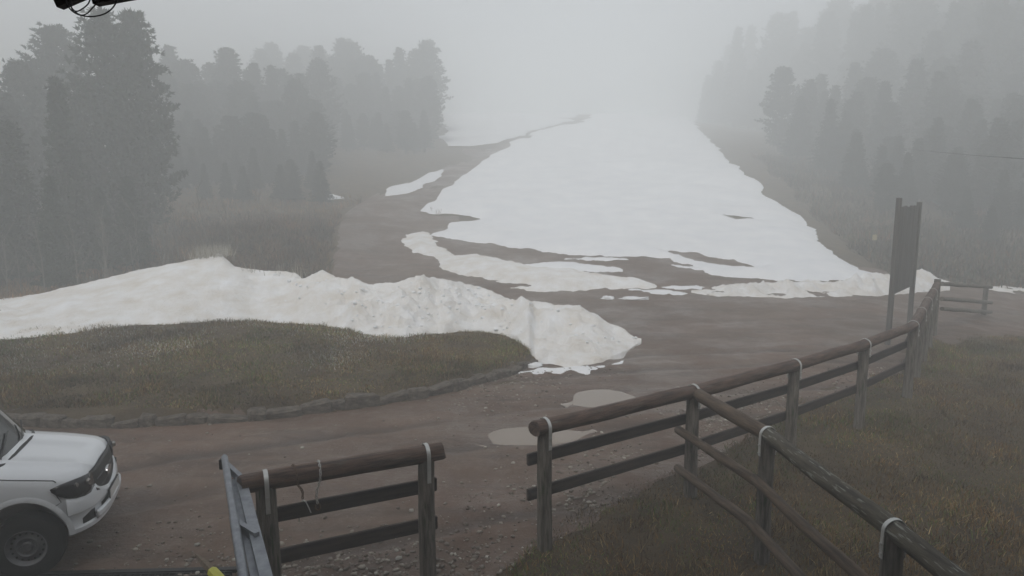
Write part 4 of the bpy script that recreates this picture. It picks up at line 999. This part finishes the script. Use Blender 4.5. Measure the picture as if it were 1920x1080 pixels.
gl = 'misty conifer between the twin pines and the climbing track'
for px, y, top, kd, w in ((330, 56, 205, 'spruce', 1.1), (388, 47, 238, 'spruce', 1.1), (310, 44, 300, 'spruce', 1.2), (235, 27.5, 330, 'spruce', 1.3), (180, 27, 350, 'spruce', 1.2), (420, 60, 150, 'round', 1.2), (360, 60, 110, 'round', 1.2)):
    tree(px, y, top, kd, gl, 'misty conifers beside the twin pines', w)
gl = 'pale conifer nearly lost in fog behind the climbing track'
for px, y, top, kd, w in ((440, 85, 105, 'round', 1.2), (500, 89, 92, 'round', 1.2), (560, 86, 100, 'round', 1.2), (612, 91, 92, 'pine', 1.3), (660, 89, 74, 'pine', 1.35), (705, 92, 112, 'round', 1.1), (745, 89, 150, 'round', 1.), (470, 79, 200, 'spruce', 1.3), (530, 81, 210, 'spruce', 1.3), (590, 82, 200, 'spruce', 1.3), (645, 83, 205, 'spruce', 1.3), (695, 86, 200, 'spruce', 1.2), (740, 86, 210, 'spruce', 1.2), (520, 95, 80, 'round', 1.3), (580, 97, 85, 'round', 1.3)):
    tree(px, y, top, kd, gl, 'conifers fading in the fog behind the track', w)
rf = random.Random(9)
gl2 = 'misty conifer on the wood edge above the brown grass bank'
for y0, hh, n in ((44, 2.6, 15), (50, 4.2, 15), (57, 6.2, 15), (65, 8.6, 14)):
    for i in range(n):
        px = 318 + i*(300/n) + rf.uniform(-9, 9)
        tree(px, y0 + rf.uniform(-2.5, 2.5), 0, rf.choice(('spruce', 'spruce', 'spruce', 'round')), gl2, 'conifers above the brown bank', rf.uniform(1.15, 1.6), h=hh*rf.uniform(.8, 1.15))
for y0, hh, n in ((60, 3.0, 12), (68, 5.4, 12), (77, 8.4, 12)):
    for i in range(n):
        px = 612 + i*(205/n) + rf.uniform(-7, 7)
        tree(px, y0 + rf.uniform(-2.5, 2.5), 0, rf.choice(('spruce', 'spruce', 'spruce', 'round')), gl, 'conifers fading in the fog behind the track', rf.uniform(1.1, 1.5), h=hh*rf.uniform(.8, 1.15))
tree(790, 101, 110, 'pine', 'last pale stone pine of the foggy group beside the snow slope', wide=1.3, var=0, name='stone_pine')
tree(818, 97, 185, 'spruce', 'lower pale spruce at the very end of the foggy group by the slope', wide=1.0, var=1)
gl = 'tall foggy conifer in the wood between the snow slope and the overhead wire'
rt = random.Random(5)
for i in range(112):
    px = 1318 + (i % 56)*13 + rt.uniform(-7, 7)
    back = i >= 56
    y = float(np.interp(px, [1285, 1420, 1560, 1700, 1850, 2050], [142, 124, 104, 84, 66, 56])) + rt.uniform(-4, 6) + (14 if back else 0)
    top = float(np.interp(px, [1285, 1400, 1520, 1700, 2050], [110, 75, 30, -30, -60])) + rt.uniform(-35, 60)
    if not back and i % 2: top += rt.uniform(60, 150)
    kd = rt.choice(('spruce', 'spruce', 'pine', 'spruce'))
    tree(px, y, max(top, -120), kd, gl, 'tall foggy conifers beyond the sign board', rt.uniform(.85, 1.15))
gl = 'young spruce in the thicket below the tall foggy wood behind the sign board'
for y0, hh, n in ((34, 3.0, 9), (38, 4.2, 14), (43, 5.0, 18), (48, 5.6, 20), (55, 7.6, 22), (63, 9.8, 22), (72, 12., 22)):
    edge = 14.6 + (y0-28)*.17; x1 = .80*y0
    for i in range(n):
        u = (i + rt.uniform(-.4, .4))/(n-1); x = edge + (5 if y0 > 40 else 9) + u*(x1-edge); y = y0 + rt.uniform(-2.6, 2.6)
        h = hh*(.65 + .35*float(sstep(0, .45, np.array(u))))*rt.uniform(.8, 1.15)
        tree(0, y, 0, rt.choice(('spruce', 'spruce', 'spruce', 'round')), gl, 'young spruces behind the sign board', rt.uniform(1.15, 1.6), x=x, h=h, name='young_spruce')
# bare saplings and brush behind the left snow bank
def sapling_mesh(seed):
    rnd = random.Random(seed); mb = MB()
    def br(p, d, L, r, lv):
        q = p + d*L; mid = p.lerp(q, .5) + Vector((rnd.gauss(0, .03), rnd.gauss(0, .03), 0))*L
        mb.tube([p, mid, q], [r, r*.75, r*.4], 5, cap=False)
        if lv:
            for k in range(rnd.randint(4, 6)):
                t = rnd.uniform(.25, .98); a = rnd.uniform(0, 6.28); dd = (d + Vector((math.cos(a), math.sin(a), rnd.uniform(0, .5)))*.55).normalized()
                br(p.lerp(q, t), dd, L*rnd.uniform(.22, .42), r*.5, lv-1)
    br(Vector((0, 0, -.1)), Vector((rnd.gauss(0, .06), rnd.gauss(0, .06), 1)).normalized(), 2.2, .02, 2)
    me = mesh('stem', mb.v, mb.f); me.materials.append(M['twig']); return me
SAP = [sapling_mesh(i) for i in range(5)]
for i in range(46):
    px = random.uniform(-30, 440); y = random.uniform(22.8, 30); x = X_at(px, y, 1)
    o = thing('bare_sapling', (x, y, Tz(x, y)), 'thin leafless sapling among the brush behind the snow bank', 'sapling', 'bare saplings behind the snow bank', random.uniform(0, 6.28), random.uniform(.5, 1.15))
    c = bpy.data.objects.new('stem', random.choice(SAP)); COL.objects.link(c); c.parent = o

# ================================================================ HUT: eave above the camera, unseen bulk behind it sized for shade
hut = thing('mountain_hut', (0, -3, 0), 'dark eave of the hut with two rafter ends overhead', 'building')
q = MB(); q.box((0, -3.4, 4.6), (26, 11, 9.8)); q.build('wall', M['plaster'], hut)  # unseen hut body, made tall and wide with its roof to shade the forecourt
q = MB(); q.add([(sx*14, y, z) for sx in (-1, 1) for y, z in ((3.6, 9.2), (-3.4, 13.2), (-10.4, 9.2), (-10.4, 9.0), (-3.4, 12.95), (3.6, 9.0))], [(0, 1, 7, 6), (1, 2, 8, 7), (2, 3, 9, 8), (3, 4, 10, 9), (4, 5, 11, 10), (5, 0, 6, 11), (0, 5, 4, 1), (1, 4, 3, 2), (6, 7, 10, 11), (7, 8, 9, 10)]); q.build('roof', M['eave'], hut)
q = MB(); q.box((0, 3.2, 1.74+3.0), (20, 2.6, .16)); q.build('canopy', M['eave'], hut)
def rafter(p0, p1, w, h):
    a, b = Vector(p0), Vector(p1); m_ = MB(); t = (b-a).normalized(); s_ = t.cross(Vector((0, 0, 1))).normalized(); u_ = s_.cross(t)
    m_.add([p + s_*x*w/2 + u_*z - Vector(hut.location) for p in (a, b) for x, z in ((-1, 0), (1, 0), (1, h), (-1, h))], [(0, 1, 2, 3), (7, 6, 5, 4), (0, 4, 5, 1), (1, 5, 6, 2), (2, 6, 7, 3), (3, 7, 4, 0)])
    return m_.build('rafter', M['eave'], hut)
rafter(A(113, 16, 1.30), A(178, -12, 1.30), .02, .36)
rafter(A(180, 10, 1.26), A(262, -5, 1.26), .02, .36)
def cable_loop(pxs, y, r, label):
    pts = [Vector(A(px, py, y)) for px, py in pxs]
    out = []
    for i in range(len(pts)-1):
        p0, p1, p2, p3 = pts[max(i-1, 0)], pts[i], pts[i+1], pts[min(i+2, len(pts)-1)]
        for t in np.linspace(0, 1, 8, endpoint=False):
            out.append(.5*((2*p1) + (p2-p0)*t + (2*p0-5*p1+4*p2-p3)*t*t + (3*p1-p0-3*p2+p3)*t**3))
    out.append(pts[-1]); m_ = MB(); m_.tube([p - out[0] for p in out], r, 8); o = m_.build('cable', M['cable'], None, True); o.location = out[0]
    setp(o, label, 'cable')
cable_loop([(124, -14), (126, 8), (140, 24), (165, 31), (190, 28), (208, 18), (219, 2), (222, -14)], 1.24, .0012, 'longest black cable loop hanging lowest under the hut eave')
cable_loop([(130, -14), (132, 10), (148, 27), (162, 26), (174, 14), (184, 2), (188, -14)], 1.245, .0011, 'middle black cable loop under the hut eave')
cable_loop([(133, -14), (134, 14), (142, 21), (152, 18), (166, 6), (172, -14)], 1.25, .0011, 'shortest black cable loop under the hut eave')

# ================================================================ FOG
v, f = box_v(0, 130, 18, 500, 380, 46)
me = mesh('haze', v, f); hz = link('haze', me); hm = bpy.data.materials.new('fog'); hm.use_nodes = True; nt = hm.node_tree; nt.nodes.clear()
ou = nt.nodes.new('ShaderNodeOutputMaterial'); pv = nt.nodes.new('ShaderNodeVolumePrincipled')
pv.inputs['Color'].default_value = (.972, .99, .985, 1); pv.inputs['Density'].default_value = FOG; pv.inputs['Anisotropy'].default_value = 0.0
nt.links.new(pv.outputs[0], ou.inputs['Volume']); me.materials.append(hm)
setp(hz, 'pale fog filling the air over the whole place', 'fog', kind='stuff')
